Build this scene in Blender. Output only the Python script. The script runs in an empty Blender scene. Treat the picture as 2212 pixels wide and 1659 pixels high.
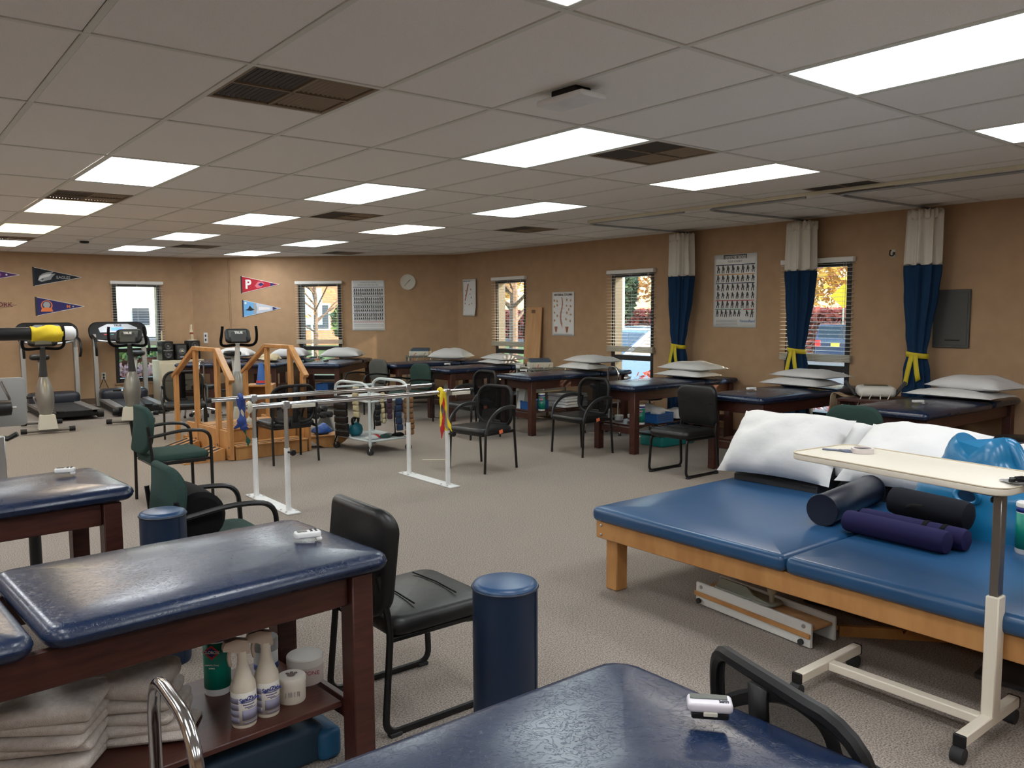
import bpy, math, random
from mathutils import Vector, Matrix, noise
random.seed(11)
PI = math.pi
rad = math.radians
S = bpy.context.scene
COL = S.collection
EYE = 1.54                       # camera height above the carpet
CEIL = 2.545                     # ceiling height

# ---------------------------------------------------------------- camera
cam = bpy.data.cameras.new('camera')
camo = bpy.data.objects.new('camera', cam)
COL.objects.link(camo)
cam.sensor_width = 36.0
cam.lens = 36.0 * 1770.45 / 2212.0
cam.clip_end = 300
yaw, pitch, roll = 0.67139, -0.08803, -0.00504
F = Vector((math.sin(yaw) * math.cos(pitch), math.cos(yaw) * math.cos(pitch), math.sin(pitch)))
Rv = F.cross(Vector((0, 0, 1))).normalized()
Uv = Rv.cross(F)
R2 = math.cos(roll) * Rv + math.sin(roll) * Uv
U2 = -math.sin(roll) * Rv + math.cos(roll) * Uv
m = Matrix((R2, U2, -F)).transposed().to_4x4()
m.translation = Vector((0, 0, EYE))
camo.matrix_world = m
S.camera = camo

# ---------------------------------------------------------------- world, sun, exposure
W = bpy.data.worlds.new('sky')
S.world = W
W.use_nodes = True
nt = W.node_tree
bg = nt.nodes['Background']
sky = nt.nodes.new('ShaderNodeTexSky')
sky.sky_type = 'NISHITA'
sky.sun_disc = False
sky.sun_elevation = rad(17)
sky.sun_rotation = rad(155)
sky.air_density = 1.3
sky.dust_density = 1.0
nt.links.new(sky.outputs[0], bg.inputs[0])
bg.inputs[1].default_value = 0.85
sl = bpy.data.lights.new('sun', 'SUN')
sl.energy = 9.0
sl.angle = rad(0.6)
sl.color = (1.0, 0.80, 0.55)
so = bpy.data.objects.new('sun', sl)
COL.objects.link(so)
so.rotation_euler = Vector((0.42, -0.87, 0.30)).to_track_quat('Z', 'Y').to_euler()
S.view_settings.view_transform = 'Standard'
S.view_settings.look = 'None'
S.view_settings.gamma = 1
S.view_settings.use_curve_mapping = False
S.view_settings.exposure = 0.3

# ---------------------------------------------------------------- materials
MATS = {}
def M(name, col, rough=.5, metal=0, col2=None, scale=30, bump=0, bscale=120, coat=0, emit=0, stretch=None, alpha=None, trans=0, det=4, lo=.35, hi=.65, bdist=.002, spec=.5):
    if name in MATS: return MATS[name]
    m = bpy.data.materials.new(name); m.use_nodes = True
    n = m.node_tree; b = n.nodes['Principled BSDF']; L = n.links.new
    b.inputs['Base Color'].default_value = (*col, 1)
    b.inputs['Roughness'].default_value = rough
    b.inputs['Metallic'].default_value = metal
    b.inputs['Specular IOR Level'].default_value = spec
    if coat: b.inputs['Coat Weight'].default_value = coat; b.inputs['Coat Roughness'].default_value = .15
    if trans: b.inputs['Transmission Weight'].default_value = trans
    if alpha is not None: b.inputs['Alpha'].default_value = alpha
    if emit: b.inputs['Emission Color'].default_value = (*col, 1); b.inputs['Emission Strength'].default_value = emit
    if col2 or bump:
        tc = n.nodes.new('ShaderNodeTexCoord'); mp = n.nodes.new('ShaderNodeMapping')
        L(tc.outputs['Object'], mp.inputs[0])
        if stretch: mp.inputs['Scale'].default_value = stretch
    if col2:
        t = n.nodes.new('ShaderNodeTexNoise'); t.inputs['Scale'].default_value = scale; t.inputs['Detail'].default_value = det
        L(mp.outputs[0], t.inputs[0])
        r = n.nodes.new('ShaderNodeValToRGB')
        r.color_ramp.elements[0].position = lo; r.color_ramp.elements[1].position = hi
        r.color_ramp.elements[0].color = (*col, 1); r.color_ramp.elements[1].color = (*col2, 1)
        L(t.outputs[0], r.inputs[0]); L(r.outputs[0], b.inputs['Base Color'])
    if bump:
        t = n.nodes.new('ShaderNodeTexNoise'); t.inputs['Scale'].default_value = bscale; t.inputs['Detail'].default_value = 5
        L(mp.outputs[0], t.inputs[0])
        bp = n.nodes.new('ShaderNodeBump'); bp.inputs['Strength'].default_value = bump; bp.inputs['Distance'].default_value = bdist
        L(t.outputs[0], bp.inputs['Height']); L(bp.outputs[0], b.inputs['Normal'])
    MATS[name] = m
    return m

CARPET = M('carpet', (.375, .325, .285), .95, col2=(.135, .113, .097), scale=150, det=6, bump=.9, bscale=230, bdist=.004, lo=.38, hi=.66, spec=.1)
WALL = M('wall_paint', (.40, .262, .155), .75, col2=(.44, .29, .172), scale=6, bump=.35, bscale=260, spec=.25)
WALLO = M('outside_wall', (.3, .16, .1), .9, col2=(.36, .2, .13), scale=12)
TILE = M('ceiling_tile_board', (.84, .82, .79), .9, col2=(.66, .64, .61), scale=210, det=2, lo=.60, hi=.72, bump=.6, bscale=170, spec=.1)
GRID = M('ceiling_grid_enamel', (.66, .67, .62), .5)
GRILLE = M('diffuser_enamel', (.23, .17, .11), .6)
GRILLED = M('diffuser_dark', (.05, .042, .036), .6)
def leather(name, c1, c2):
    """Crinkled upholstery vinyl: fine worm-like creases over soft dimples."""
    m = M(name, c1, .30, col2=c2, scale=6, coat=.10); n = m.node_tree; b = n.nodes['Principled BSDF']; L = n.links.new
    mp = [x for x in n.nodes if x.type == 'MAPPING'][0]
    a = n.nodes.new('ShaderNodeTexNoise'); a.inputs['Scale'].default_value = 38; a.inputs['Detail'].default_value = 3; a.inputs['Distortion'].default_value = 2.2
    r = n.nodes.new('ShaderNodeValToRGB'); r.color_ramp.elements[0].position = .47; r.color_ramp.elements[1].position = .53
    e = r.color_ramp.elements.new(.50); e.color = (1, 1, 1, 1); r.color_ramp.elements[2].color = (0, 0, 0, 1)
    c = n.nodes.new('ShaderNodeTexNoise'); c.inputs['Scale'].default_value = 5; c.inputs['Detail'].default_value = 2
    x = n.nodes.new('ShaderNodeMath'); x.operation = 'MULTIPLY_ADD'; x.inputs[1].default_value = .35
    bp = n.nodes.new('ShaderNodeBump'); bp.inputs['Strength'].default_value = .22; bp.inputs['Distance'].default_value = .003
    L(mp.outputs[0], a.inputs[0]); L(mp.outputs[0], c.inputs[0]); L(a.outputs[0], r.inputs[0]); L(r.outputs[0], x.inputs[0]); L(c.outputs[0], x.inputs[2]); L(x.outputs[0], bp.inputs['Height']); L(bp.outputs[0], b.inputs['Normal'])
    rg = n.nodes.new('ShaderNodeMapRange'); rg.inputs['To Min'].default_value = .17; rg.inputs['To Max'].default_value = .34; L(c.outputs[0], rg.inputs['Value']); L(rg.outputs[0], b.inputs['Roughness'])
    return m
NAVY = leather('navy_vinyl', (.0055, .0150, .046), (.008, .020, .056))
NAVYD = M('dark_navy_vinyl', (.005, .008, .020), .36, col2=(.008, .012, .026), scale=5, bump=.2, bscale=30, bdist=.003, coat=.15)
MATBLUE = M('mat_blue_vinyl', (.012, .062, .155), .34, col2=(.015, .072, .175), scale=3, bump=.14, bscale=16, bdist=.004, coat=.12)
ROLLBLUE = M('roll_blue_vinyl', (.0045, .0155, .040), .4, col2=(.006, .019, .048), scale=4, bump=.15, bscale=25)
MAHOG = M('mahogany', (.040, .0105, .0075), .40, col2=(.066, .018, .012), scale=4, stretch=(2, 14, 14), bump=.1, bscale=40)
OAK = M('golden_oak', (.40, .185, .058), .42, col2=(.52, .265, .092), scale=3.5, stretch=(3, 3, 1), det=7, bump=.08, bscale=60)
OAKL = M('pale_plywood', (.50, .27, .11), .6, col2=(.60, .35, .16), scale=3, stretch=(6, 6, .8), det=7)
BLACKM = M('black_metal', (.006, .006, .0065), .35, spec=.45)
BLACKP = M('black_plastic', (.007, .007, .0075), .5, spec=.35)
BLACKV = M('black_vinyl', (.007, .007, .0075), .40, bump=.25, bscale=40, bdist=.003, spec=.4)
BLACKF = M('black_fabric', (.007, .007, .008), .9, bump=.4, bscale=400, spec=.15)
RUBBER = M('rubber', (.02, .02, .021), .8)
CHROME = M('chrome', (.52, .52, .53), .13, 1)
STEEL = M('brushed_steel', (.55, .56, .57), .32, 1)
WHITEE = M('white_enamel', (.75, .76, .76), .35, col2=(.68, .69, .69), scale=9)
GREYE = M('pale_grey_enamel', (.50, .55, .56), .4)
GREEN = M('green_fabric', (.025, .052, .045), .85, col2=(.032, .062, .054), scale=200, bump=.5, bscale=500, spec=.15)
GREYF = M('grey_fabric', (.085, .088, .08), .9, col2=(.10, .10, .092), scale=200, bump=.4, bscale=500, spec=.2)
CLOTH = M('white_cotton', (.70, .70, .695), .85, bump=.35, bscale=14, bdist=.012, spec=.2)
CLOTHB = M('grey_white_cotton', (.64, .64, .645), .85, bump=.35, bscale=14, bdist=.012, spec=.2)
TOWEL = M('towel_terry', (.56, .50, .45), .95, col2=(.64, .58, .53), scale=60, bump=.8, bscale=260, bdist=.004, spec=.1)
PAPER = M('paper', (.74, .76, .76), .45)
PAPERG = M('glossy_paper', (.66, .67, .65), .15, bump=.5, bscale=7, bdist=.02)
INK = M('ink', (.03, .035, .05), .5)
BEIGE = M('beige_laminate', (.70, .655, .56), .38)
BEIGEE = M('beige_enamel', (.72, .66, .55), .4)
ALMOND = M('almond_steel', (.62, .55, .40), .5)
CUTB = M('curtain_blue', (.011, .036, .088), .9, bump=.4, bscale=300, spec=.15)
YEL = M('yellow_ribbon', (.62, .50, .02), .6)
BRONZE = M('bronze_frame', (.016, .014, .013), .45)
BLIND = M('blind_vinyl', (.80, .79, .76), .5)
BLINDT = M('blind_stack', (.52, .49, .41), .6)
TURQ = M('turquoise_plastic', (.01, .16, .34), .3, coat=.3)
TEAL = M('teal_plastic', (.01, .2, .2), .35)
BASKET = M('blue_basket_plastic', (.01, .09, .30), .4)
DGREY = M('dark_grey_plastic', (.045, .047, .05), .5)
MGREY = M('mid_grey_plastic', (.16, .165, .165), .5)
SILVER = M('silver_plastic', (.36, .35, .33), .35, .35)
SILVERD = M('dull_silver', (.20, .19, .175), .4, .4)
CREAMP = M('cream_plastic', (.62, .60, .52), .45)
ORANGE = M('orange_tag', (.80, .18, .08), .6)
RED = M('red_plastic', (.55, .03, .03), .5)
SCREEN = M('lcd_blue', (.05, .22, .85), .3, emit=1.1)
LCD = M('lcd_grey', (.10, .11, .10), .2)
LGREEN = M('bottle_green', (.0, .22, .16), .4)
DBLUE = M('print_blue', (.01, .03, .20), .5)
PURPLE = M('purple_fabric', (.020, .018, .068), .9, bump=.4, bscale=300, spec=.15)

def glass_mat():
    m = bpy.data.materials.new('window_glass'); m.use_nodes = True
    n = m.node_tree; n.nodes.remove(n.nodes['Principled BSDF'])
    o = n.nodes['Material Output']; t = n.nodes.new('ShaderNodeBsdfTransparent'); g = n.nodes.new('ShaderNodeBsdfGlossy')
    g.inputs['Roughness'].default_value = .02; t.inputs[0].default_value = (.93, .96, .97, 1)
    mx = n.nodes.new('ShaderNodeMixShader')
    mx.inputs[0].default_value = .05; n.links.new(t.outputs[0], mx.inputs[1]); n.links.new(g.outputs[0], mx.inputs[2]); n.links.new(mx.outputs[0], o.inputs[0])
    return m
GLASS = glass_mat()

def net_mat(name, col, open_, scale):
    m = bpy.data.materials.new(name); m.use_nodes = True
    n = m.node_tree; b = n.nodes['Principled BSDF']; L = n.links.new
    b.inputs['Base Color'].default_value = (*col, 1); b.inputs['Roughness'].default_value = .7
    tc = n.nodes.new('ShaderNodeTexCoord'); v = n.nodes.new('ShaderNodeTexVoronoi'); v.inputs['Scale'].default_value = scale
    L(tc.outputs['Object'], v.inputs['Vector'])
    c = n.nodes.new('ShaderNodeMath'); c.operation = 'GREATER_THAN'; c.inputs[1].default_value = open_
    L(v.outputs['Distance'], c.inputs[0]); L(c.outputs[0], b.inputs['Alpha'])
    return m
NET = M('chair_netting', (.006, .006, .0065), .85, alpha=.58, bump=.5, bscale=500, spec=.1)
CURNET = net_mat('curtain_netting', (.66, .62, .54), .26, 150)

def lamp_mat(name, col, mid, edge):
    """Prismatic diffuser: brightest under the tubes, falling off to the housing."""
    m = bpy.data.materials.new(name); m.use_nodes = True
    n = m.node_tree; b = n.nodes['Principled BSDF']; L = n.links.new
    b.inputs['Base Color'].default_value = (.8, .8, .8, 1)
    tc = n.nodes.new('ShaderNodeTexCoord'); sp = n.nodes.new('ShaderNodeSeparateXYZ'); L(tc.outputs['Object'], sp.inputs[0])
    def fall(o, half, soft):
        a = n.nodes.new('ShaderNodeMath'); a.operation = 'ABSOLUTE'; L(o, a.inputs[0])
        r = n.nodes.new('ShaderNodeMapRange'); r.interpolation_type = 'SMOOTHSTEP'
        r.inputs['From Min'].default_value = half; r.inputs['From Max'].default_value = half - soft
        L(a.outputs[0], r.inputs['Value']); return r.outputs[0]
    x = fall(sp.outputs[0], .33, .17); y = fall(sp.outputs[1], .66, .3)
    p = n.nodes.new('ShaderNodeMath'); p.operation = 'MULTIPLY'; L(x, p.inputs[0]); L(y, p.inputs[1])
    r = n.nodes.new('ShaderNodeMapRange'); r.inputs['To Min'].default_value = edge; r.inputs['To Max'].default_value = mid
    L(p.outputs[0], r.inputs['Value'])
    b.inputs['Emission Color'].default_value = (*col, 1); L(r.outputs[0], b.inputs['Emission Strength'])
    return m
LAMPS = {'white': lamp_mat('lamp_white', (.95, .98, 1.0), 11, 3.0), 'cool': lamp_mat('lamp_cool', (.90, 1.0, .99), 9, .62),
         'pink': lamp_mat('lamp_warm', (1.0, .80, .58), 9, .75), 'yellow': lamp_mat('lamp_yellow', (1.0, .86, .42), 8, .8), 'warm': lamp_mat('lamp_warm_white', (1.0, .93, .84), 11, 3)}

# ---------------------------------------------------------------- geometry helpers
class G:
    """Collects vertices and faces of ONE part; build() links it as one mesh object."""
    def __init__(s): s.v = []; s.f = []
    def add(s, vs, fs):
        o = len(s.v); s.v += [tuple(p) for p in vs]; s.f += [tuple(i + o for i in f) for f in fs]; return s
    def box(s, c, d, b=0, rz=0, rx=0, ry=0):
        h = [x / 2 for x in d]; b = min(b, *[x * .49 for x in h]); V = []; Fc = []
        if b <= 0:
            V = [(h[0] * (1 if i & 1 else -1), h[1] * (1 if i & 2 else -1), h[2] * (1 if i & 4 else -1)) for i in range(8)]
            Fc = [(0, 1, 3, 2), (4, 6, 7, 5), (0, 4, 5, 1), (2, 3, 7, 6), (0, 2, 6, 4), (1, 5, 7, 3)]
        else:
            for i in range(8):
                sg = [1 if i >> k & 1 else -1 for k in range(3)]
                for k in range(3): V.append(tuple(sg[a] * (h[a] - (0 if a == k else b)) for a in range(3)))
            ix = lambda c_, k: c_ * 3 + k
            for a in range(3):
                p, q = [(1, 2), (0, 2), (0, 1)][a]
                for t in (0, 1):
                    Fc.append(tuple(ix((t << a) | (x << p) | (y << q), a) for x, y in ((0, 0), (1, 0), (1, 1), (0, 1))))
                for x in (0, 1):
                    for y in (0, 1):
                        c0 = (x << p) | (y << q); c1 = c0 | (1 << a)
                        Fc.append((ix(c0, p), ix(c1, p), ix(c1, q), ix(c0, q)))
            for i in range(8): Fc.append((ix(i, 0), ix(i, 1), ix(i, 2)))
        mt = Matrix.Translation(c)
        if rz or rx or ry: mt = mt @ Matrix.Rotation(rz, 4, 'Z') @ Matrix.Rotation(ry, 4, 'Y') @ Matrix.Rotation(rx, 4, 'X')
        return s.add([mt @ Vector(p) for p in V], Fc)
    def tube(s, pts, r, n=10, closed=False, flat=1.0, caps=True):
        P = [Vector(p) for p in pts]; k = len(P); rs = r if isinstance(r, (list, tuple)) else [r] * k
        V = []; Fc = []; up = None
        for i in range(k):
            t = (P[(i + 1) % k] - P[i - 1]) if closed else (P[min(i + 1, k - 1)] - P[max(i - 1, 0)])
            t.normalize()
            if up is None: up = Vector((0, 0, 1)) if abs(t.z) < .9 else Vector((0, 1, 0))
            a = t.cross(up)
            if a.length < 1e-5: a = t.cross(Vector((1, 0, 0)))
            a.normalize(); b_ = a.cross(t); up = b_
            for j in range(n):
                g = 2 * PI * j / n; V.append(P[i] + rs[i] * (math.cos(g) * a + math.sin(g) * flat * b_))
        for i in range(k if closed else k - 1):
            i2 = (i + 1) % k
            for j in range(n): Fc.append((i * n + j, i * n + (j + 1) % n, i2 * n + (j + 1) % n, i2 * n + j))
        if not closed and caps: Fc += [tuple(range(n))[::-1], tuple(range((k - 1) * n, k * n))]
        return s.add(V, Fc)
    def cyl(s, p0, p1, r, r1=None, n=16): return s.tube([p0, p1], [r, r if r1 is None else r1], n)
    def lathe(s, prof, n=20, c=(0, 0, 0), mt=None, sx=1, sy=1):
        V = []; Fc = []
        for r, z in prof:
            for j in range(n): V.append(Vector((r * sx * math.cos(2 * PI * j / n), r * sy * math.sin(2 * PI * j / n), z)))
        for i in range(len(prof) - 1):
            for j in range(n): Fc.append((i * n + j, i * n + (j + 1) % n, (i + 1) * n + (j + 1) % n, (i + 1) * n + j))
        Fc += [tuple(range(n))[::-1], tuple(range((len(prof) - 1) * n, len(prof) * n))]
        if mt is not None: V = [mt @ p for p in V]
        c = Vector(c); return s.add([p + c for p in V], Fc)
    def prism(s, poly, t0, t1, plane='xz', mt=None):
        """poly in 2D extruded from t0 to t1 along the remaining axis."""
        k = len(poly); f = {'xz': lambda p, t: (p[0], t, p[1]), 'yz': lambda p, t: (t, p[0], p[1]), 'xy': lambda p, t: (p[0], p[1], t)}[plane]
        V = [Vector(f(p, t0)) for p in poly] + [Vector(f(p, t1)) for p in poly]
        if mt is not None: V = [mt @ p for p in V]
        return s.add(V, [tuple(range(k))[::-1], tuple(range(k, 2 * k))] + [(i, (i + 1) % k, k + (i + 1) % k, k + i) for i in range(k)])
    def slab(s, L, Wd, z0, z1, cr, er, dome=0, c=(0, 0), mt=None, n=4, wob=0, seed=0, sg=3):
        """Upholstered slab: rounded corners (cr) and rounded edges (er), optional domed top."""
        rings = []
        for i in range(sg + 1): g = PI / 2 * i / sg; rings.append((er * (1 - math.sin(g)), z0 + er * (1 - math.cos(g))))
        for i in range(sg + 1): g = PI / 2 * i / sg; rings.append((er * (1 - math.cos(g)), z1 - er * (1 - math.sin(g))))
        hw = min(L, Wd) / 2
        for q in (.35, .7, .95) if dome else (): rings.append((er + (hw - er) * q, z1 + dome * (1 - (1 - q) ** 2)))
        V = []; Fc = []; k = 0
        for ins, z in rings:
            o = outline(L - 2 * ins, Wd - 2 * ins, max(cr - ins, .002), n); k = len(o)
            for x, y in o:
                w = wob * noise.noise(Vector((x * 5 + seed, y * 5, seed * 3.1))) if wob else 0
                V.append(Vector((x + c[0], y + c[1], z + w)))
        for i in range(len(rings) - 1):
            for j in range(k): Fc.append((i * k + j, i * k + (j + 1) % k, (i + 1) * k + (j + 1) % k, (i + 1) * k + j))
        Fc += [tuple(range(k))[::-1], tuple(range((len(rings) - 1) * k, len(rings) * k))]
        if mt is not None: V = [mt @ p for p in V]
        return s.add(V, Fc)
    def pillow(s, L, Wd, T, seed=0, mt=None, n=18, wr=.012, flatb=.35, droop=0):
        V = []; Fc = []; idx = {}
        for side in (1, -1):
            for i in range(n + 1):
                for j in range(n + 1):
                    u = 2 * i / n - 1; v = 2 * j / n - 1
                    edge = i in (0, n) or j in (0, n)
                    if edge and side == -1: idx[(i, j, -1)] = idx[(i, j, 1)]; continue
                    x = u * L / 2 * (1 - .07 * (1 - v * v) * abs(u) ** 3); y = v * Wd / 2 * (1 - .09 * (1 - u * u) * abs(v) ** 3)
                    h = max(0., (1 - abs(u) ** 2.6) * (1 - abs(v) ** 2.6)) ** .55
                    w = noise.noise(Vector((x * 6 + seed, y * 6, seed))) * wr * 1.4 + noise.noise(Vector((x * 17, y * 15 + seed, seed))) * wr * .6
                    z = side * T / 2 * h * (1 if side > 0 else flatb) + w * (h ** .5 if side > 0 else .1)
                    z -= droop * u * u * (1 if u > 0 else 0)
                    idx[(i, j, side)] = len(V); V.append(Vector((x, y, z + T * flatb / 2)))
            for i in range(n):
                for j in range(n):
                    q = tuple(idx[a] for a in ((i, j, side), (i + 1, j, side), (i + 1, j + 1, side), (i, j + 1, side)))
                    Fc.append(q if side > 0 else q[::-1])
        if mt is not None: V = [mt @ p for p in V]
        return s.add(V, Fc)
    def sheet(s, fn, nu, nv, thick=0, wrap=False):
        """Surface fn(u,v)->point; wrap closes it in u."""
        V = [Vector(fn(i / nu, j / nv)) for i in range(nu if wrap else nu + 1) for j in range(nv + 1)]; k = nv + 1; m_ = nu if wrap else nu + 1
        return s.add(V, [(i * k + j, (i + 1) % m_ * k + j, (i + 1) % m_ * k + j + 1, i * k + j + 1) for i in range(nu) for j in range(nv)])
    def mesh(s, name, mat, sharp=38, solid=0):
        me = bpy.data.meshes.new(name); me.from_pydata([tuple(p) for p in s.v], [], s.f)
        if solid == 0:
            import bmesh
            bm = bmesh.new(); bm.from_mesh(me); bmesh.ops.recalc_face_normals(bm, faces=bm.faces); bm.to_mesh(me); bm.free()
        me.materials.append(mat)
        for p in me.polygons: p.use_smooth = True
        me.set_sharp_from_angle(angle=rad(sharp))
        return me
    def build(s, name, mat, parent=None, sharp=38, loc=None, label=None, solid=0, rot=None):
        o = bpy.data.objects.new(name, s.mesh(name, mat, sharp, solid)); COL.objects.link(o)
        if parent: o.parent = parent
        if loc: o.location = loc
        if rot: o.rotation_euler = rot
        if label: o['label'] = label
        if solid: md = o.modifiers.new('solid', 'SOLIDIFY'); md.thickness = solid; md.offset = 0
        return o

def outline(L, Wd, r, n=4):
    r = min(r, L / 2 - 1e-4, Wd / 2 - 1e-4); o = []
    for cx, cy, a0 in ((L / 2 - r, Wd / 2 - r, 0), (-L / 2 + r, Wd / 2 - r, PI / 2), (-L / 2 + r, -Wd / 2 + r, PI), (L / 2 - r, -Wd / 2 + r, 1.5 * PI)):
        for i in range(n + 1): a = a0 + PI / 2 * i / n; o.append((cx + r * math.cos(a), cy + r * math.sin(a)))
    return o

def arc(c, r, a0, a1, n, f):
    return [f(c[0] + r * math.cos(a0 + (a1 - a0) * i / n), c[1] + r * math.sin(a0 + (a1 - a0) * i / n)) for i in range(n + 1)]

def fillet(pts, r, n=5):
    """Rounds the inner corners of a polyline."""
    P = [Vector(p) for p in pts]; o = [P[0]]
    for a, b, c in zip(P, P[1:], P[2:]):
        u = (a - b); v = (c - b); d = min(r, u.length * .48, v.length * .48); u = b + u.normalized() * d; v = b + v.normalized() * d
        for i in range(n + 1): t = i / n; o.append((1 - t) ** 2 * u + 2 * t * (1 - t) * b + t * t * v)
    return o + [P[-1]]

def tag(o, label, cat, group=None, kind=None):
    o['label'] = label; o['category'] = cat
    if group: o['group'] = group
    if kind: o['kind'] = kind
    return o
def thing(name, label, cat, loc=(0, 0, 0), rz=0, group=None):
    o = bpy.data.objects.new(name, None); o.empty_display_size = .1; COL.objects.link(o)
    o.location = loc; o.rotation_euler = (0, 0, rz); return tag(o, label, cat, group)
def structure(o): o['kind'] = 'structure'; return o
def copy_tree(root, loc, rz=0, label=None, group=None, skip=()):
    c = root.copy(); COL.objects.link(c); c.location = loc; c.rotation_euler = (0, 0, rz)
    if label: c['label'] = label
    if group: c['group'] = group
    for ch in list(root.children):
        if ch.name.split('.')[0] in skip: continue
        k = ch.copy(); COL.objects.link(k); k.parent = c
        for g in list(ch.children): j = g.copy(); COL.objects.link(j); j.parent = k
    return c
FONTC = {}
def text(body, size, mat, parent, mt, ext=.0006, name='lettering', bold=0):
    key = (body, size, mat.name, ext, bold)
    if key not in FONTC:
        cu = bpy.data.curves.new('lettering', 'FONT'); cu.body = body; cu.size = size; cu.align_x = 'CENTER'; cu.align_y = 'CENTER'; cu.extrude = ext; cu.offset = bold; cu.resolution_u = 3
        t = bpy.data.objects.new('lettering', cu); COL.objects.link(t)
        bpy.context.view_layer.update()
        me = bpy.data.meshes.new_from_object(t.evaluated_get(bpy.context.evaluated_depsgraph_get()))
        me.materials.clear(); me.materials.append(mat); bpy.data.objects.remove(t); FONTC[key] = me
    o = bpy.data.objects.new(name, FONTC[key]); COL.objects.link(o); o.parent = parent; o.matrix_local = mt
    return o
RX = lambda a: Matrix.Rotation(a, 4, 'X')
RY = lambda a: Matrix.Rotation(a, 4, 'Y')
RZ = lambda a: Matrix.Rotation(a, 4, 'Z')
T3 = lambda x, y, z: Matrix.Translation((x, y, z))
UPX = RX(PI / 2)                                  # text lying in xy -> standing in xz, facing -y
# ================================================================= THE ROOM
XR, YF, XL, YB, DG = 8.27, 15.4, -3.5, -3.0, 20.2
ROOM = [(XL, YB), (XR, YB), (XR, DG - XR), (DG - YF, YF), (XL, YF)]
g = G(); g.prism(ROOM, -.45, 0, 'xy'); structure(g.build('floor', CARPET))

def wall(name, org, rz, L, holes=(), t=.16):
    g = G(); xs = sorted({0, L, *[h[0] for h in holes], *[h[1] for h in holes]})
    for x0, x1 in zip(xs, xs[1:]):
        hs = [h for h in holes if h[0] <= x0 and h[1] >= x1]
        for z0, z1 in ([(0, hs[0][2]), (hs[0][3], CEIL + .12)] if hs else [(0, CEIL + .12)]): g.box(((x0 + x1) / 2, t / 2, (z0 + z1) / 2), (x1 - x0, t, z1 - z0))
    o = g.build(name, WALL); o.location = (*org, 0); o.rotation_euler = (0, 0, rz); return structure(o)
WZ0, WZ1 = .33, 2.08
R90, R45 = -PI / 2, -PI / 4
WFAR = wall('wall_far', (XL, YF), 0, DG - YF - XL, [(6.95, 7.74, WZ0, WZ1)])
WDIA = wall('wall_corner', (DG - YF, YF), R45, (XR - DG + YF) * math.sqrt(2), [(2.0, 2.79, WZ0, WZ1)])
RWIN = [1.09, 3.765, 6.535]
WRIG = wall('wall_right', (XR, DG - XR), R90, DG - XR - YB, [(x, x + .79, WZ0, WZ1) for x in RWIN])
wall('wall_back', (XR, YB), PI, XR - XL)
wall('wall_left', (XL, YB), PI / 2, YF - YB)
for nm, org, rz, x0, x1 in (('baseboard_far', (XL, YF), 0, 0, 8.3), ('baseboard_corner', (DG - YF, YF), R45, .05, 4.85), ('baseboard_right', (XR, DG - XR), R90, .05, 14.9)):
    g = G(); g.box(((x0 + x1) / 2, -.005, .05), (x1 - x0, .01, .10), .003)
    o = g.build(nm, M('baseboard_vinyl', (.12, .075, .05), .6)); o.location = (*org, 0); o.rotation_euler = (0, 0, rz); structure(o)

# windows: bronze frame, two panes, horizontal blind half let down
SLAT = G().box((0, 0, 0), (.855, .047, .0028)).mesh('blind_slat', BLIND)
def window(n, org, rz, xc, bot=.975):
    w = bpy.data.objects.new('window_%d' % n, None); COL.objects.link(w); structure(w)
    w.matrix_world = T3(*org, 0) @ RZ(rz) @ T3(xc, 0, 0)
    W2 = .79
    g = G(); d = .085
    for s in (-1, 1): g.box((s * (W2 / 2 - .033), d, (WZ0 + WZ1) / 2), (.066, .15, WZ1 - WZ0), .004)
    for z, h in ((WZ0 + .04, .08), (WZ1 - .035, .07), (.90, .07)): g.box((0, d, z), (W2 - .13, .15, h), .004)
    g.build('window_frame', BRONZE, w)
    for z0, z1 in ((WZ0 + .075, .87), (.93, WZ1 - .065)): G().box((0, .125, (z0 + z1) / 2), (W2 - .13, .006, z1 - z0)).build('window_pane', GLASS, w)
    g = G(); g.box((0, -.012, WZ0 - .008), (W2 + .06, .02, .03), .003); g.build('window_sill', M('sill', (.35, .22, .14), .5), w)
    b = G(); b.box((0, -.035, 2.075), (.87, .062, .055), .006); hb = b.build('blind_headrail', BLIND, w)
    g = G(); k = 5
    for i in range(k): g.box((0, -.035 + .0015 * (i % 2), bot + .012 + i * .0165), (.855, .05, .013), .003)
    g.build('blind_bottom_stack', BLINDT, w)
    z = bot + .012 + k * .0165 + .03
    while z < 2.035:
        s = bpy.data.objects.new('blind_slat', SLAT); COL.objects.link(s); s.parent = w; s.location = (0, -.035, z); s.rotation_euler = (rad(2), 0, 0); z += .0445
    g = G()
    for x in (-.33, 0, .33):
        for dy in (-.058, -.012): g.cyl((x, dy, bot), (x, dy, 2.06), .0012, n=4)
    g.cyl((.36, -.075, 1.25), (.36, -.068, 2.06), .002, n=5)
    g.build('blind_cord', BLIND, w)
    return w
window(1, (XL, YF), 0, 7.345)
window(2, (DG - YF, YF), R45, 2.395)
for i, x in enumerate(RWIN): window(3 + i, (XR, DG - XR), R90, x + .395)

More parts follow.
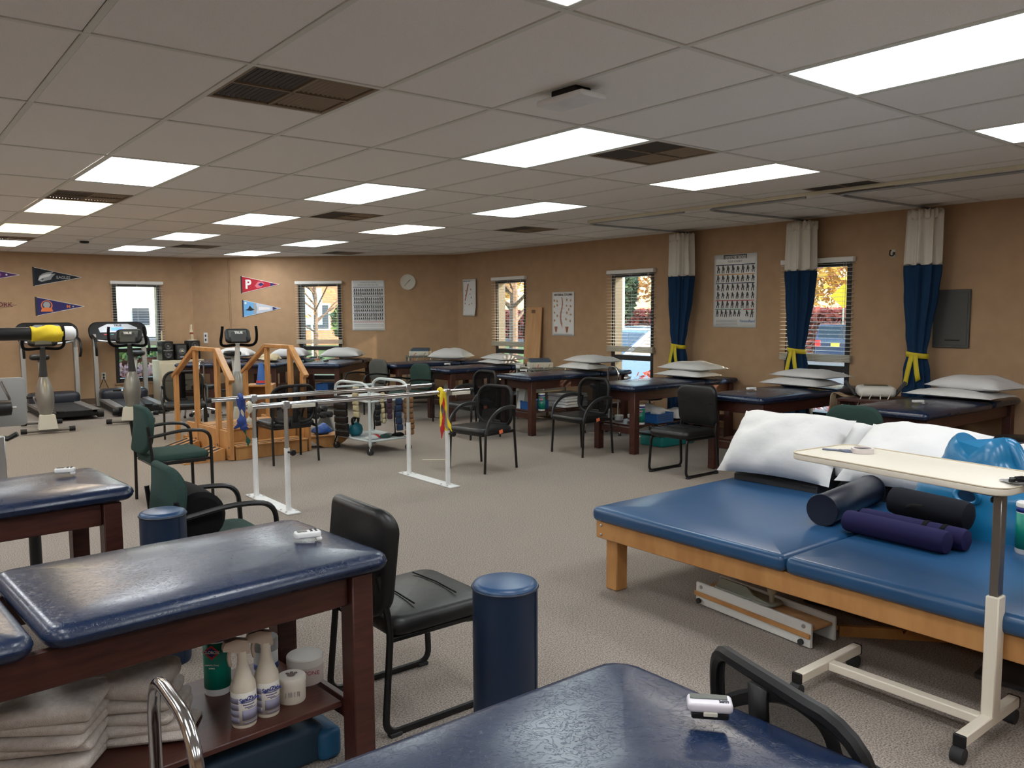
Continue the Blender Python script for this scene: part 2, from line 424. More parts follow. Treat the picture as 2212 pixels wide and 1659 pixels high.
# ---------------------------------------------------------------- ceiling
GX = lambda q: .6996 + .6096 * q
GY = lambda p: 3.3286 + 1.2192 * p
g = G(); g.prism(ROOM, CEIL + .022, CEIL + .12, 'xy'); ceil = structure(g.build('ceiling', TILE))
def clip(poly):
    for a, b, c in ((1, 0, XR - .012), (0, 1, YF - .012), (1, 1, DG - .02), (-1, 0, -XL - .012), (0, -1, -YB - .012)):
        o = []
        for (x0, y0), (x1, y1) in zip(poly, poly[1:] + poly[:1]):
            d0, d1 = a * x0 + b * y0 - c, a * x1 + b * y1 - c
            if d0 <= 0: o.append((x0, y0))
            if (d0 < 0 < d1) or (d1 < 0 < d0): t = d0 / (d0 - d1); o.append((x0 + t * (x1 - x0), y0 + t * (y1 - y0)))
        poly = o
        if len(poly) < 3: return []
    return poly
LIGHTS = {}
for p in (-4, -2, 0, 2, 4, 6, 8):
    for q in (-5, -2, 1, 4, 7):
        if (p, q) != (0, 1): LIGHTS[(p, q)] = 'white'
for k_, v_ in {(0, 4): 'cool', (2, 4): 'cool', (4, 4): 'cool', (2, 7): 'cool', (4, 1): 'pink', (6, 1): 'yellow', (4, 7): 'warm', (0, 7): 'warm', (6, 4): 'cool', (6, 7): 'cool'}.items(): LIGHTS[k_] = v_
VENTS = {(0, 1): 0, (0, 5): 0, (0, 9): 0, (3, 1): 1, (3, 5): 1, (3, 9): 1, (7, 1): 1, (7, 5): 1, (7, 9): 1}
FULL = G().box((0, 0, .009), (.585, 1.195, .018), .004).mesh('ceiling_tile', TILE)
HALF = G().box((0, 0, .009), (.585, .585, .018), .004).mesh('ceiling_tile', TILE)
for p in range(-6, 11):
    for q in range(-7, 14):
        if (p, q) in LIGHTS: continue
        y0, y1 = GY(p) + .012, GY(p + 1) - .012; x0, x1 = GX(q) + .012, GX(q + 1) - .012
        v = VENTS.get((p, q))
        if v == 0: y0 = GY(p + .5) + .012
        if v == 1: y1 = GY(p + .5) - .012
        rect = [(x0, y0), (x1, y0), (x1, y1), (x0, y1)]; c = clip(rect)
        if not c: continue
        if len(c) == 4 and max(abs(a[0] - b[0]) + abs(a[1] - b[1]) for a, b in zip(c, rect)) < 1e-6:
            o = bpy.data.objects.new('ceiling_tile', FULL if v is None else HALF); COL.objects.link(o); o.location = ((x0 + x1) / 2, (y0 + y1) / 2, CEIL)
        else: o = G().prism(c, CEIL, CEIL + .018, 'xy').build('ceiling_tile', TILE)
        o.parent = ceil
for q in range(-6, 13):
    x = GX(q); g = G(); g.box((x, (YB + min(YF, DG - x)) / 2, CEIL - .001), (.024, min(YF, DG - x) - YB - .04, .006)); g.build('grid_runner', GRID, ceil)
for p in range(-5, 10):
    y = GY(p); x1 = min(XR, DG - y) - .02
    g = G(); g.box(((XL + .02 + x1) / 2, y, CEIL - .0015), (x1 - XL - .02, .024, .006)); g.build('cross_tee', GRID, ceil)
g = G()
for a, b in ((ROOM[1], ROOM[2]), (ROOM[2], ROOM[3]), (ROOM[3], ROOM[4])):
    d = Vector((b[0] - a[0], b[1] - a[1])); n_ = Vector((-d.y, d.x)).normalized() * .011; mid = Vector(((a[0] + b[0]) / 2, (a[1] + b[1]) / 2)) + n_
    g.box((mid.x, mid.y, CEIL - .001), (d.length, .022, .006), rz=math.atan2(d.y, d.x))
g.build('wall_angle', GRID, ceil)

LNAME = {'white': 'bright white', 'cool': 'cool greenish white', 'pink': 'warm peach tinted', 'yellow': 'yellow tinted', 'warm': 'warm white'}
for (p, q), kind in LIGHTS.items():
    nb = any((p + a, q + b) in VENTS for a, b in ((0, 1), (0, -1), (-1, 0), (1, 0)))
    t = thing('ceiling_light', '%s fluorescent ceiling panel %s' % (LNAME[kind], 'next to a tan air diffuser' if nb else 'between plain ceiling tiles'), 'ceiling light', (GX(q + .5), GY(p + .5), CEIL), 0, 'fluorescent ceiling panels, %s' % kind)
    g = G()
    for s in (-1, 1): g.box((s * .288, 0, .004), (.022, 1.195, .014), .003); g.box((0, s * .588, .004), (.56, .022, .014), .003)
    g.build('frame', GRID, t)
    g = G(); g.slab(.556, 1.156, -.002, .008, .004, .003); g.build('diffuser', LAMPS[kind], t)
VB = G()
for i in range(13): VB.box((-.26 + i * .0435, 0, .006), (.006, .56, .01))
VBAR = VB.mesh('grille_bars', GRILLE)
for i, ((p, q), v) in enumerate(VENTS.items()):
    y = GY(p + .25 + .5 * v)
    t = thing('air_diffuser', 'tan perforated square air diffuser, half its core dark, in ceiling grid', 'air vent', (GX(q + .5), y, CEIL), 0, 'square ceiling air diffusers')
    g = G()
    for s in (-1, 1): g.box((s * .287, 0, .003), (.025, .598, .012), .003); g.box((0, s * .287, .003), (.55, .025, .012), .003)
    for s in (0,): g.box((0, 0, .003), (.012, .55, .012)); g.box((0, 0, .003), (.55, .012, .012))
    g.build('frame', GRILLE, t)
    for sx in (-1, 1):
        for sy in (-1, 1):
            g = G(); k = 11
            for a in range(k): g.box((sx * .14 - .12 + .24 * a / (k - 1), sy * .14, .008), (.013, .255, .006), ry=rad(35))
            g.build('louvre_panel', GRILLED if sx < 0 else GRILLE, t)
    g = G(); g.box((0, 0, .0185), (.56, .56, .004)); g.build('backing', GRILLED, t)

t = thing('access_point', 'flat white square box hung just under the ceiling tiles', 'wireless box', (2.60, 2.83, CEIL), rad(2))
g = G(); g.slab(.165, .30, -.062, -.036, .015, .008); g.build('casing', WHITEE, t)
g = G(); g.box((0, 0, -.018), (.10, .16, .034), .004); g.build('mount', BLACKP, t)
t = thing('smoke_detector', 'small white ceiling plate with dark sensor near far wall', 'detector', (2.47, 12.45, CEIL))
g = G(); g.lathe([(.09, 0), (.09, -.015), (.08, -.02)], 24); g.build('plate', WHITEE, t)
g = G(); g.lathe([(.06, -.02), (.055, -.045), (.03, -.05)], 20); g.build('sensor', BLACKP, t)

# curtain tracks and hospital curtains
def track(path, label):
    t = thing('curtain_track', label, 'curtain track', (0, 0, 0))
    g = G(); g.tube(fillet([(x, y, CEIL - .03) for x, y in path], .16, 6), .016, 8, flat=.7); g.build('rail', M('track_metal', (.30, .31, .32), .4, .3), t)
    g = G()
    for (x0, y0), (x1, y1) in zip(path, path[1:]):
        n_ = max(2, int(math.hypot(x1 - x0, y1 - y0) / .6))
        for i in range(1, n_): G().cyl((x0 + (x1 - x0) * i / n_, y0 + (y1 - y0) * i / n_, CEIL - .022), (x0 + (x1 - x0) * i / n_, y0 + (y1 - y0) * i / n_, CEIL - .002), .008, n=6).build('ceiling_clip', GRID, t)
CY = (6.76, 5.09, 3.77)
track([(8.22, CY[0]), (6.46, CY[0] + .02), (6.47, CY[1] + .3)], 'grey curtain track bent from the window wall beside the three windows')
track([(8.22, CY[1]), (6.50, CY[1] + .06), (6.50, CY[2] + .3)], 'grey curtain track bent out above the middle hanging curtain')
track([(8.22, CY[2]), (6.54, CY[2] + .05), (6.54, -.6)], 'grey curtain track curving off above the curtain by the grey wall panel')
g = G(); g.box((6.42, 2.6, CEIL - .016), (.03, 8.2, .03), .004); tag(g.build('curtain_rail_batten', M('cream_batten', (.62, .58, .44), .5)), 'long cream batten under the ceiling carrying the curtain tracks', 'batten')

def curtain(x, y, label, seed, tear):
    t = thing('hospital_curtain', label, 'curtain', (x, y, 0), 0, 'tied-back hospital curtains')
    def hw(z):                                    # half width of the bunch at height z
        ks = [(0.04, .14), (.5, .13), (.95, .105), (1.12, .075), (1.3, .098), (1.7, .135), (1.95, .15), (2.5, .142)]
        for (a, ra), (b, rb) in zip(ks, ks[1:]):
            if a <= z <= b: f = (z - a) / (b - a); f = f * f * (3 - 2 * f); return ra + (rb - ra) * f
        return ks[-1][1]
    def surf(z0, z1, lift=0):
        def fn(u, v):
            z = z0 + (z1 - z0) * v; a = 2 * PI * u; r = hw(z)
            fold = .17 * math.sin(9 * a + seed + .6 * math.sin(z * 2 + seed)) + .08 * math.sin(17 * a + 2 * seed + z)
            k = r * (1 + fold); off = .03 * math.exp(-((z - 1.1) / .5) ** 2)
            zz = z + (lift * math.sin(9 * a + seed) * .02 if v in (0, 1) else 0)
            return (k * .8 * math.cos(a), k * math.sin(a) + off, zz)
        return fn
    g = G(); g.sheet(surf(.04, 1.965), 90, 40, wrap=True); g.build('fabric', CUTB, t, sharp=70, solid=.003)
    g = G(); g.sheet(surf(1.96, 2.465, 1), 90, 12, wrap=True); g.build('net_header', CURNET, t, sharp=70, solid=.002)
    g = G(); g.sheet(lambda u, v: ((.142 + .018 * math.sin(26 * PI * u + seed) + .01 * math.sin(58 * PI * u)) * .84 * math.cos(2 * PI * u), (.142 + .018 * math.sin(26 * PI * u + seed) + .01 * math.sin(58 * PI * u)) * math.sin(2 * PI * u), 2.40 + .09 * v + .008 * math.sin(34 * PI * u)), 120, 3, wrap=True)
    g.build('ruffle', M('ruffle_cotton', (.62, .58, .50), .9), t, sharp=70, solid=.004)
    for i in range(8): a = 2 * PI * i / 8; G().tube([(.11 * math.cos(a), .13 * math.sin(a), 2.455), (.06 * math.cos(a) , .09 * math.sin(a), 2.498)], .004, 5).build('hook', CHROME, t)
    g = G(); g.sheet(lambda u, v: (.092 * math.cos(2 * PI * u) * .9, .104 * math.sin(2 * PI * u) + .03, 1.075 + .05 * v + .012 * math.sin(2 * PI * u)), 28, 2, wrap=True)
    for dy, ln, w in ((.03, .30, .05), (.0, .24, .045)):
        g.sheet(lambda u, v: (-.105 - .012 * math.sin(3 * v) , dy + .06 * v * (1 if dy else -.6) + (u - .5) * w, 1.11 - ln * v - .03 * u * v), 2, 6)
    g.build('ribbon_tie', YEL, t, sharp=60, solid=.003)
curtain(8.08, CY[0], 'blue hospital curtain with net top tied by yellow ribbon, by poster of exercises', 1.0, 0)
curtain(8.08, CY[1], 'blue net-topped curtain tied with yellow ribbon, hanging before a window', 2.3, 0)
curtain(8.08, CY[2], 'blue net-topped curtain with yellow ribbon beside the dark grey wall panel', 4.1, 1)

# ================================================================= ON THE WALLS
def on_wall(name, label, cat, which, x, z, out=0, group=None):
    """Thing on a wall: local x runs right along the wall, -y into the room, z up."""
    org, rz = {'far': ((XL, YF), 0), 'dia': ((DG - YF, YF), R45), 'rig': ((XR, DG - XR), R90)}[which]
    p = T3(*org, 0) @ RZ(rz) @ Vector((x, -out, z))
    return thing(name, label, cat, p, rz, group)
FX = lambda X: X - XL                             # wall x from world X (far wall)
DX = lambda X: (X - (DG - YF)) * math.sqrt(2)     # corner wall
RYW = lambda Y: (DG - XR) - Y                     # right wall

def pennant(which, x, z, label, felt, edge, deco, L=.70, h=.30):
    t = on_wall('pennant', label, 'pennant', which, x, z, .004, 'felt pennants')
    poly = [(0, -h / 2), (L, 0), (0, h / 2)]
    g = G(); g.prism(poly, -.002, .002, 'xz'); g.build('felt', felt, t)
    g = G()
    for a, b in ((poly[0], poly[1]), (poly[1], poly[2])): g.tube([(a[0], -.002, a[1]), (b[0], -.002, b[1])], .004, 5)
    g.build('white_edging', edge, t)
    g = G(); g.box((-.012, -.001, 0), (.028, .006, h + .01), .001); g.build('header_band', M('pennant_band', (.03, .03, .04), .8), t)
    deco(t); return t
WHT = M('white_print', (.78, .78, .78), .7)
def blob(t, pts, mat, y=-.0035, name='emblem'):
    g = G(); g.prism(pts, y, y + .001, 'xz'); return g.build(name, mat, t)
def disc(t, x, z, r, mat, y=-.0035, n=24, name='emblem'): return blob(t, [(x + r * math.cos(2 * PI * i / n), z + r * math.sin(2 * PI * i / n)) for i in range(n)], mat, y, name)
FNAVY = M('felt_black', (.018, .022, .028), .9); FBLUE = M('felt_royal', (.035, .03, .13), .9); FRED = M('felt_red', (.42, .02, .035), .9); FSKY = M('felt_sky', (.16, .42, .75), .9); FPUR = M('felt_purple', (.09, .03, .14), .9)
PORG = M('print_orange', (.75, .20, .06), .7); PGRY = M('print_silver', (.35, .37, .38), .6)
def d_bird(t):
    blob(t, [(.05, -.06), (.10, -.085), (.17, -.06), (.235, -.045), (.26, .0), (.31, .055), (.24, .05), (.29, .09), (.19, .075), (.12, .05), (.07, .01)], PGRY)
    blob(t, [(.05, -.055), (.12, -.02), (.22, .01), (.25, .05), (.16, .04), (.09, .01)], WHT, -.0045)
    blob(t, [(.09, -.045), (.13, -.03), (.12, -.055)], FNAVY, -.0055, 'eye')
    text('EAGLES', .062, PGRY, t, T3(.42, -.004, -.008) @ UPX, bold=.001)
def d_ball(t):
    disc(t, .14, .015, .085, PORG); disc(t, .14, .02, .068, FBLUE, -.0045); disc(t, .14, .025, .052, PGRY, -.0055)
    blob(t, [(.05, -.085), (.23, -.085), (.21, -.02), (.07, -.02)], PORG, -.0065)
    text('M', .075, PORG, t, T3(.46, -.004, -.005) @ UPX, bold=.002); disc(t, .53, -.003, .012, PGRY)
def d_p(t):
    text('P', .22, WHT, t, T3(.115, -.004, .0) @ UPX, bold=.008)
    blob(t, [(.24, -.02), (.30, .05), (.38, .05), (.42, .02), (.36, -.05), (.28, -.06)], M('print_rose', (.60, .16, .2), .7)); blob(t, [(.30, .0), (.36, .04), (.41, .0), (.35, -.03)], FBLUE, -.0045)
    blob(t, [(.53, -.045), (.62, 0), (.53, .04)], FBLUE)
def d_sky(t):
    blob(t, [(.25, -.09), (.66, 0), (.25, .09), (.22, 0)], M('print_pale', (.55, .60, .68), .7)); g = [(.20 + .06 * math.sin(PI * i / 8), -.12 + .03 * i) for i in range(9)]
    blob(t, [(.19, -.125)] + g + [(.19, .125)], PGRY, -.0045); blob(t, [(.03, -.03), (.09, .0), (.12, .055), (.16, .005), (.21, -.02), (.15, -.04)], FNAVY, -.0055)
    blob(t, [(.29, -.03), (.50, -.02), (.50, .02), (.29, .03)], WHT, -.0045); blob(t, [(.55, -.035), (.63, 0), (.55, .035)], FBLUE, -.0045); disc(t, .04, .10, .022, WHT, -.0055)
def d_pur(t): disc(t, .42, 0, .028, M('print_violet', (.3, .12, .35), .7)); disc(t, .52, 0, .014, WHT)
def d_york(t): text('NEW  YORK', .10, M('print_maroon', (.13, .02, .03), .7), t, T3(.36, -.004, 0) @ UPX, bold=.002)
pennant('far', FX(2.29), 2.15, 'black team pennant with silver bird head hanging on far wall', FNAVY, WHT, d_bird)
pennant('far', FX(2.305), 1.665, 'royal blue pennant with orange round crest on far wall', FBLUE, WHT, d_ball)
pennant('far', FX(1.38), 2.17, 'purple pennant with violet dot beside the black bird pennant', FPUR, WHT, d_pur)
pennant('far', FX(1.32), 1.69, 'tan pennant with maroon lettering beside the royal blue pennant', M('felt_tan', (.36, .24, .15), .9), M('felt_tan', (.36, .24, .15)), d_york)
pennant('dia', DX(5.475), 2.05, 'red pennant with white letter P above the pale blue one', FRED, WHT, d_p)
pennant('dia', DX(5.485), 1.62, 'pale blue and white pennant below the red one', FSKY, WHT, d_sky)

def figures(t, rows, cols, x0, x1, zs, h, mat, seed=1, y=-.0035):
    rnd = random.Random(seed); g = G()
    for z in zs:
        for c in range(cols):
            x = x0 + (x1 - x0) * (c + .5) / cols; a = rnd.uniform(-.35, .35); k = h * rnd.uniform(.7, 1)
            for dx, w, z0, z1 in ((0, .28, -.1, .45), (-.16, .13, -.5, -.05), (.14, .13, -.5, -.05), (.22, .1, 0, .3)):
                g.prism([(x + (dx - w / 2) * h + a * h * .2, z + z0 * k), (x + (dx + w / 2) * h + a * h * .2, z + z0 * k), (x + (dx + w / 2) * h, z + z1 * k), (x + (dx - w / 2) * h, z + z1 * k)], y, y + .0006, 'xz')
            r = .12 * h; g.prism([(x + r * math.cos(i), z + .52 * k + r * math.sin(i)) for i in (0, 1.05, 2.1, 3.14, 4.2, 5.2)], y, y + .0006, 'xz')
    o = g.build('figure_print', mat, t); o['kind'] = 'stuff'; return o
def band(t, x0, x1, z, h, mat, y=-.003):
    g = G(); g.box(((x0 + x1) / 2, y, z), (x1 - x0, .0008, h)); return g.build('printed_band', mat, t)
def poster(which, x, z0, z1, w, label, paper=PAPER, curl=.0, name='wall_poster'):
    t = on_wall(name, label, 'poster', which, x, (z0 + z1) / 2, .006); h = z1 - z0
    g = G(); g.sheet(lambda u, v: ((u - .5) * w, -curl * max(0, u - .6) ** 2 * 4 - curl * .6 * max(0, .25 - v) * 3 * (.3 + u) + .0008 * math.sin(9 * u + 5 * v), (v - .5) * h), 14, 14); g.build('sheet', paper, t, sharp=80, solid=.0012)
    return t, h
BANDC = [M('band_navy', (.03, .05, .12), .5), M('band_teal', (.02, .12, .14), .5), M('band_red', (.45, .05, .06), .5), M('band_green', (.05, .2, .14), .5), M('band_orange', (.6, .28, .08), .5)]
GTXT = M('grey_print', (.30, .31, .33), .5)
t, h = poster('dia', DX(7.13), 1.215, 2.105, .60, 'white exercise chart with eight rows of figures beside the clock')
zs = [.30, .23, .125, .055, -.035, -.105, -.195, -.265]
figures(t, 8, 14, -.27, .27, [z * h for z in zs], .062, INK, 3); text('EXERCISE SPECIALTIES', .038, GTXT, t, T3(0, -.004, .41 * h) @ UPX); text('THE SMARTER WAY TO TRAIN', .022, GTXT, t, T3(0, -.004, .46 * h) @ UPX)
for z, c in ((.365, 0), (.18, 0), (.01, 1), (-.15, 0), (-.325, 2)): band(t, -.28, .28, z * h, .008, BANDC[c])
for z in (-.37, -.39, -.41): band(t, -.27, .27, z * h, .006, GTXT)
t, h = poster('rig', RYW(11.55), 1.47, 2.10, .42, 'curled anatomy chart of the limbs left of the first window', curl=.05)
BROWNP = M('print_brown', (.36, .12, .06), .5); ROSEP = M('print_rose2', (.50, .22, .20), .5)
def bonebits(t, spots, mat, seed, r=.02, y=-.0035):
    rnd = random.Random(seed); g = G()
    for x, z in spots:
        k = 7; g.prism([(x + r * rnd.uniform(.5, 1.2) * math.cos(2 * PI * i / k), z + r * rnd.uniform(.5, 1.3) * math.sin(2 * PI * i / k)) for i in range(k)], y, y + .0006, 'xz')
    o = g.build('bone_print', mat, t); o['kind'] = 'stuff'; return o
bonebits(t, [(-.12, .12), (-.13, .04), (.03, .14), (.0, .06), (.04, .0), (-.14, -.1), (-.02, -.12), (.05, -.1), (-.15, -.22), (-.08, -.23), (.0, -.24), (.06, -.22)], ROSEP, 4, .018)
g = G(); g.prism([(-.155, -.05), (-.135, -.06), (-.03, .23), (-.06, .24)], -.0036, -.003, 'xz'); g.build('limb_print', BROWNP, t); text('ARM AND HAND', .028, INK, t, T3(-.09, -.004, .28) @ UPX)
t, h = poster('rig', RYW(9.165), 1.175, 1.83, .485, 'spine chart titled vertebral column between two windows')
text('VERTEBRAL COLUMN', .042, M('print_dark', (.1, .07, .05), .5), t, T3(0, -.004, .285) @ UPX, bold=.001)
g = G(); k = 24
for i in range(k):
    f = i / (k - 1); z = .24 - .46 * f; x = -.03 + .022 * math.sin(f * 7 + .4); w = .020 + .022 * f if f < .8 else .055 * (1 - f) * 4
    g.prism([(x - w / 2, z - .007), (x + w / 2, z - .009), (x + w / 2, z + .007), (x - w / 2, z + .009)], -.0038, -.003, 'xz')
g.build('spine_print', BROWNP, t)
bonebits(t, [(-.19, .20), (-.13, .19), (-.19, .11), (-.13, .13), (-.19, .02), (-.13, -.03), (-.19, -.10), (.09, .21), (.17, .20), (.08, .12), (.17, .11), (.09, .02), (.17, -.01), (.07, -.08), (.16, -.10), (.13, .06)], M('print_tan', (.50, .28, .14), .5), 9, .022)
for x in (-.155, .09): blob(t, [(x - .035, -.19), (x + .035, -.19), (x + .02, -.26), (x, -.285), (x - .02, -.26)], BROWNP, -.0038, 'sacrum_print')
for z in (-.305, -.315): band(t, -.2, .2, z, .004, GTXT)
t, h = poster('rig', RYW(6.09), 1.335, 2.215, .62, 'shiny laminated poster of strengthening exercises between two curtains', PAPERG, 0)
for k_, z in enumerate([.29, .165, .045, -.065, -.19, -.31]):
    if k_ == 5: figures(t, 1, 6, -.28, .10, [z * h], .085, INK, 21); figures(t, 1, 2, .14, .29, [z * h], .085, INK, 22)
    else: figures(t, 1, 8, -.28, .29, [z * h], .085, INK, 20 + k_)
for z, c in ((.355, 0), (.225, 4), (.105, 0), (-.13, 2), (-.25, 3)): band(t, -.28, .28 if c != 3 else .1, z * h, .010, BANDC[c])
band(t, .13, .28, -.25 * h, .010, BANDC[2]); text('TOTAL BODY', .05, INK, t, T3(0, -.004, .45 * h) @ UPX); text('FLEX CHART', .036, GTXT, t, T3(0, -.004, .40 * h) @ UPX)
g = G()
for a, b in (((-.16, .485), (.16, .485)), ((-.16, .485), (-.16, .44)), ((.16, .485), (.16, .44))): g.box(((a[0] + b[0]) / 2, -.0035, (a[1] + b[1]) / 2 * h), (abs(a[0] - b[0]) + .012, .001, abs(a[1] - b[1]) * h + .012))
g.build('title_frame_print', INK, t)
text('FitnessBand', .045, M('print_cyan', (.05, .2, .42), .5), t, T3(.19, -.004, -.41 * h) @ UPX)
for z in (-.40, -.42, -.44, -.46): band(t, -.27, .05, z * h, .006, GTXT)

t = on_wall('wall_clock', 'round cream wall clock with black numerals on the corner wall', 'clock', 'dia', DX(7.645), 2.07, .0)
mt = UPX
g = G(); g.lathe([(.14, .0), (.14, .025), (.132, .034), (.122, .03)], 36, mt=mt); g.build('rim', CREAMP, t)
g = G(); g.lathe([(.123, .026), (.123, .028)], 36, mt=mt); g.build('face', M('clock_face', (.66, .65, .58), .5), t)
for i in range(12): a = 2 * PI * (3 - (i + 1)) / 12; text(str(i + 1), .026, INK, t, T3(.098 * math.cos(a), -.029, .098 * math.sin(a)) @ UPX, name='numeral')
for ln, a, w in ((.062, 1.62 * PI / 6, .009), (.092, 37 * PI / 30, .006)):
    g = G(); g.box((ln / 2 * math.sin(a), -.031, ln / 2 * math.cos(a)), (w, .002, ln), ry=a); g.build('hand', INK, t)
t = on_wall('wall_panel', 'dark grey metal electrical panel on tan wall behind the curtain', 'wall panel', 'rig', RYW(3.57), 1.45, 0)
PNL = M('panel_grey', (.075, .077, .075), .6)
g = G(); g.box((0, -.012, 0), (.34, .024, .56), .004); g.build('cover', PNL, t); g = G(); g.box((0, -.027, 0), (.30, .006, .50), .003); g.build('door', PNL, t)
g = G(); g.box((.02, -.031, -.205), (.14, .004, .012), .001); g.build('latch', BLACKP, t)
t = on_wall('wall_hook', 'small black hook plate on tan wall between two curtains', 'hook', 'rig', RYW(4.17), 2.11, 0)
g = G(); g.box((0, -.003, 0), (.05, .006, .075), .002); g.build('plate', CREAMP, t)
g = G(); g.tube(fillet([(-.02, -.008, .03), (-.02, -.03, .03), (-.02, -.04, -.02), (.01, -.03, -.03), (.012, -.015, 0)], .02), .006, 6); g.box((.012, -.014, 0), (.02, .02, .025), .003); g.build('hook', BLACKM, t)
t = on_wall('wall_outlet', 'cream wall outlet with two black plugs under the pennants', 'outlet', 'far', FX(3.25), .47, 0)
g = G(); g.box((0, -.003, 0), (.075, .006, .12), .002); g.build('plate', CREAMP, t)
g = G()
for z in (.025, -.025): g.box((0, -.018, z), (.03, .026, .026), .006)
g.build('plug', BLACKP, t)
g = G()
for dx, z in ((-.12, .025), (.10, -.025)): g.tube(fillet([(0, -.03, z), (.1 * dx, -.05, z - .06), (dx, -.04, -.30), (dx * 1.3, -.035, -.44)], .06), .005, 6)
g.build('power_cord', BLACKP, t)
t = on_wall('switch_plate', 'white wall plate with two dark sockets by the far corner', 'wall plate', 'dia', DX(4.96), 1.09, 0)
g = G(); g.box((0, -.005, 0), (.075, .01, .19), .003); g.build('plate', WHITEE, t); g = G()
for z in (.04, -.035): g.box((0, -.011, z), (.03, .004, .04), .001)
g.build('socket', INK, t)
t = on_wall('wall_cable', 'pair of thin cables dropping from ceiling down the corner wall', 'cable', 'dia', DX(5.30), 0, 0)
for dx in (-.012, .014):
    g = G(); g.tube([(dx, -.005, 2.53), (dx * 1.2, -.005, 1.9), (dx + .01, -.006, 1.3), (dx - .25 if dx < 0 else dx, -.02, .9)], .0028, 5); g.build('cable', M('tan_cable', (.25, .16, .09), .6), t)
t = thing('plywood_board', 'tall plain plywood board leaning upright on wall beside the window', 'board', (8.15, 9.80, 0), R90)
g = G(); g.box((0, 0, 0), (.38, .02, 1.60), .003); g.build('panel', OAKL, t, loc=(0, .03, .81), rot=(rad(-4.0), 0, 0))
g = G(); g.box((0, -.011, .73), (.09, .002, .05), .001); g.build('stain', M('stain', (.2, .1, .05), .7), t, loc=(0, .03, .81), rot=(rad(-4.0), 0, 0))
# ================================================================= TREATMENT TABLES
def treatment_table(label, loc, rz, group, top=NAVY, head=NAVY, split=.60, L=1.84, Wd=.69, H=.755, shelf=.30, wob=.006, cr=.045):
    """Local +x is the head end; cushions, aprons, legs, shelf."""
    t = thing('treatment_table', label, 'treatment table', loc, rz, group)
    T = .075; x1 = L / 2; xs = x1 - split
    g = G(); g.slab(xs + L / 2 - .008, Wd, H - T, H - .012, cr, .034, .012, c=((xs - L / 2 - .008) / 2, 0), wob=wob, seed=loc[0] + loc[1], n=5); g.build('main_cushion', top, t, sharp=60)
    g = G(); g.slab(split - .008, Wd, H - T, H - .012, cr, .034, .012, c=(xs + split / 2 + .004, 0), wob=wob, seed=loc[0] - loc[1], n=5); g.build('head_cushion', head, t, sharp=60)
    zt = H - T - .002; ah = .102; lx = L / 2 - .10; ly = Wd / 2 - .075
    for s in (-1, 1):
        g = G(); g.box((0, s * ly, zt - ah / 2), (2 * lx - .08, .025, ah), .003); g.build('side_apron', MAHOG, t)
        g = G(); g.box((s * lx, 0, zt - ah / 2), (.025, 2 * ly - .08, ah), .003); g.build('end_apron', MAHOG, t)
        for s2 in (-1, 1): g = G(); g.box((s * lx, s2 * ly, zt / 2), (.078, .078, zt), .004); g.build('leg', MAHOG, t)
        g = G(); g.box((s * lx, 0, shelf - .055), (.025, 2 * ly - .08, .07), .003); g.build('stretcher', MAHOG, t)
    g = G(); g.box((0, 0, shelf - .01), (2 * lx - .10, 2 * ly - .05, .02), .003); g.build('shelf', MAHOG, t)
    return t
TABG = 'mahogany treatment tables'
RT = {}
for k_, (y, lab) in {'T1': (11.23, 'mahogany treatment table with navy top in the corner below the spine charts'), 'T2': (9.79, 'mahogany treatment table with navy top beside the leaning plywood board'), 'T3': (8.03, 'mahogany treatment table heading to the window with the blue car outside'),
                     'T4': (6.31, 'mahogany treatment table with blue basket and spray supplies on its shelf'), 'T5': (4.72, 'mahogany treatment table behind the armless black chair'), 'T6': (3.25, 'dark treatment table in front of the grey wall panel')}.items():
    RT[k_] = treatment_table(lab, (7.30 if k_ != 'T2' else 7.25, y, 0), 0, TABG, L=1.84 if k_ != 'T2' else 1.74)
DT = lambda n_, t_: ((n_ + t_) / math.sqrt(2), (n_ - t_) / math.sqrt(2))
for t_, lab in ((-6.50, 'navy topped treatment table next to the almond filing cabinet'), (-5.48, 'navy topped treatment table with crumpled cloths behind the wooden stairs'), (-4.45, 'navy topped treatment table under the corner wall window')):
    treatment_table(lab, (*DT(13.26, t_), 0), PI / 4, TABG)
treatment_table('mahogany treatment table with towels and spray bottles on its shelf', (.405, 2.61, 0), rad(184), TABG, split=.80, wob=.014, cr=.06, shelf=.247, H=.762)
treatment_table('navy treatment table with the grey display unit lying upside down on it', (.44, .96, 0), PI, TABG, wob=.012, cr=.10)
treatment_table('navy treatment table with a tread plate underneath', (.02, 4.27, 0), rad(184), TABG, wob=.014, cr=.06)

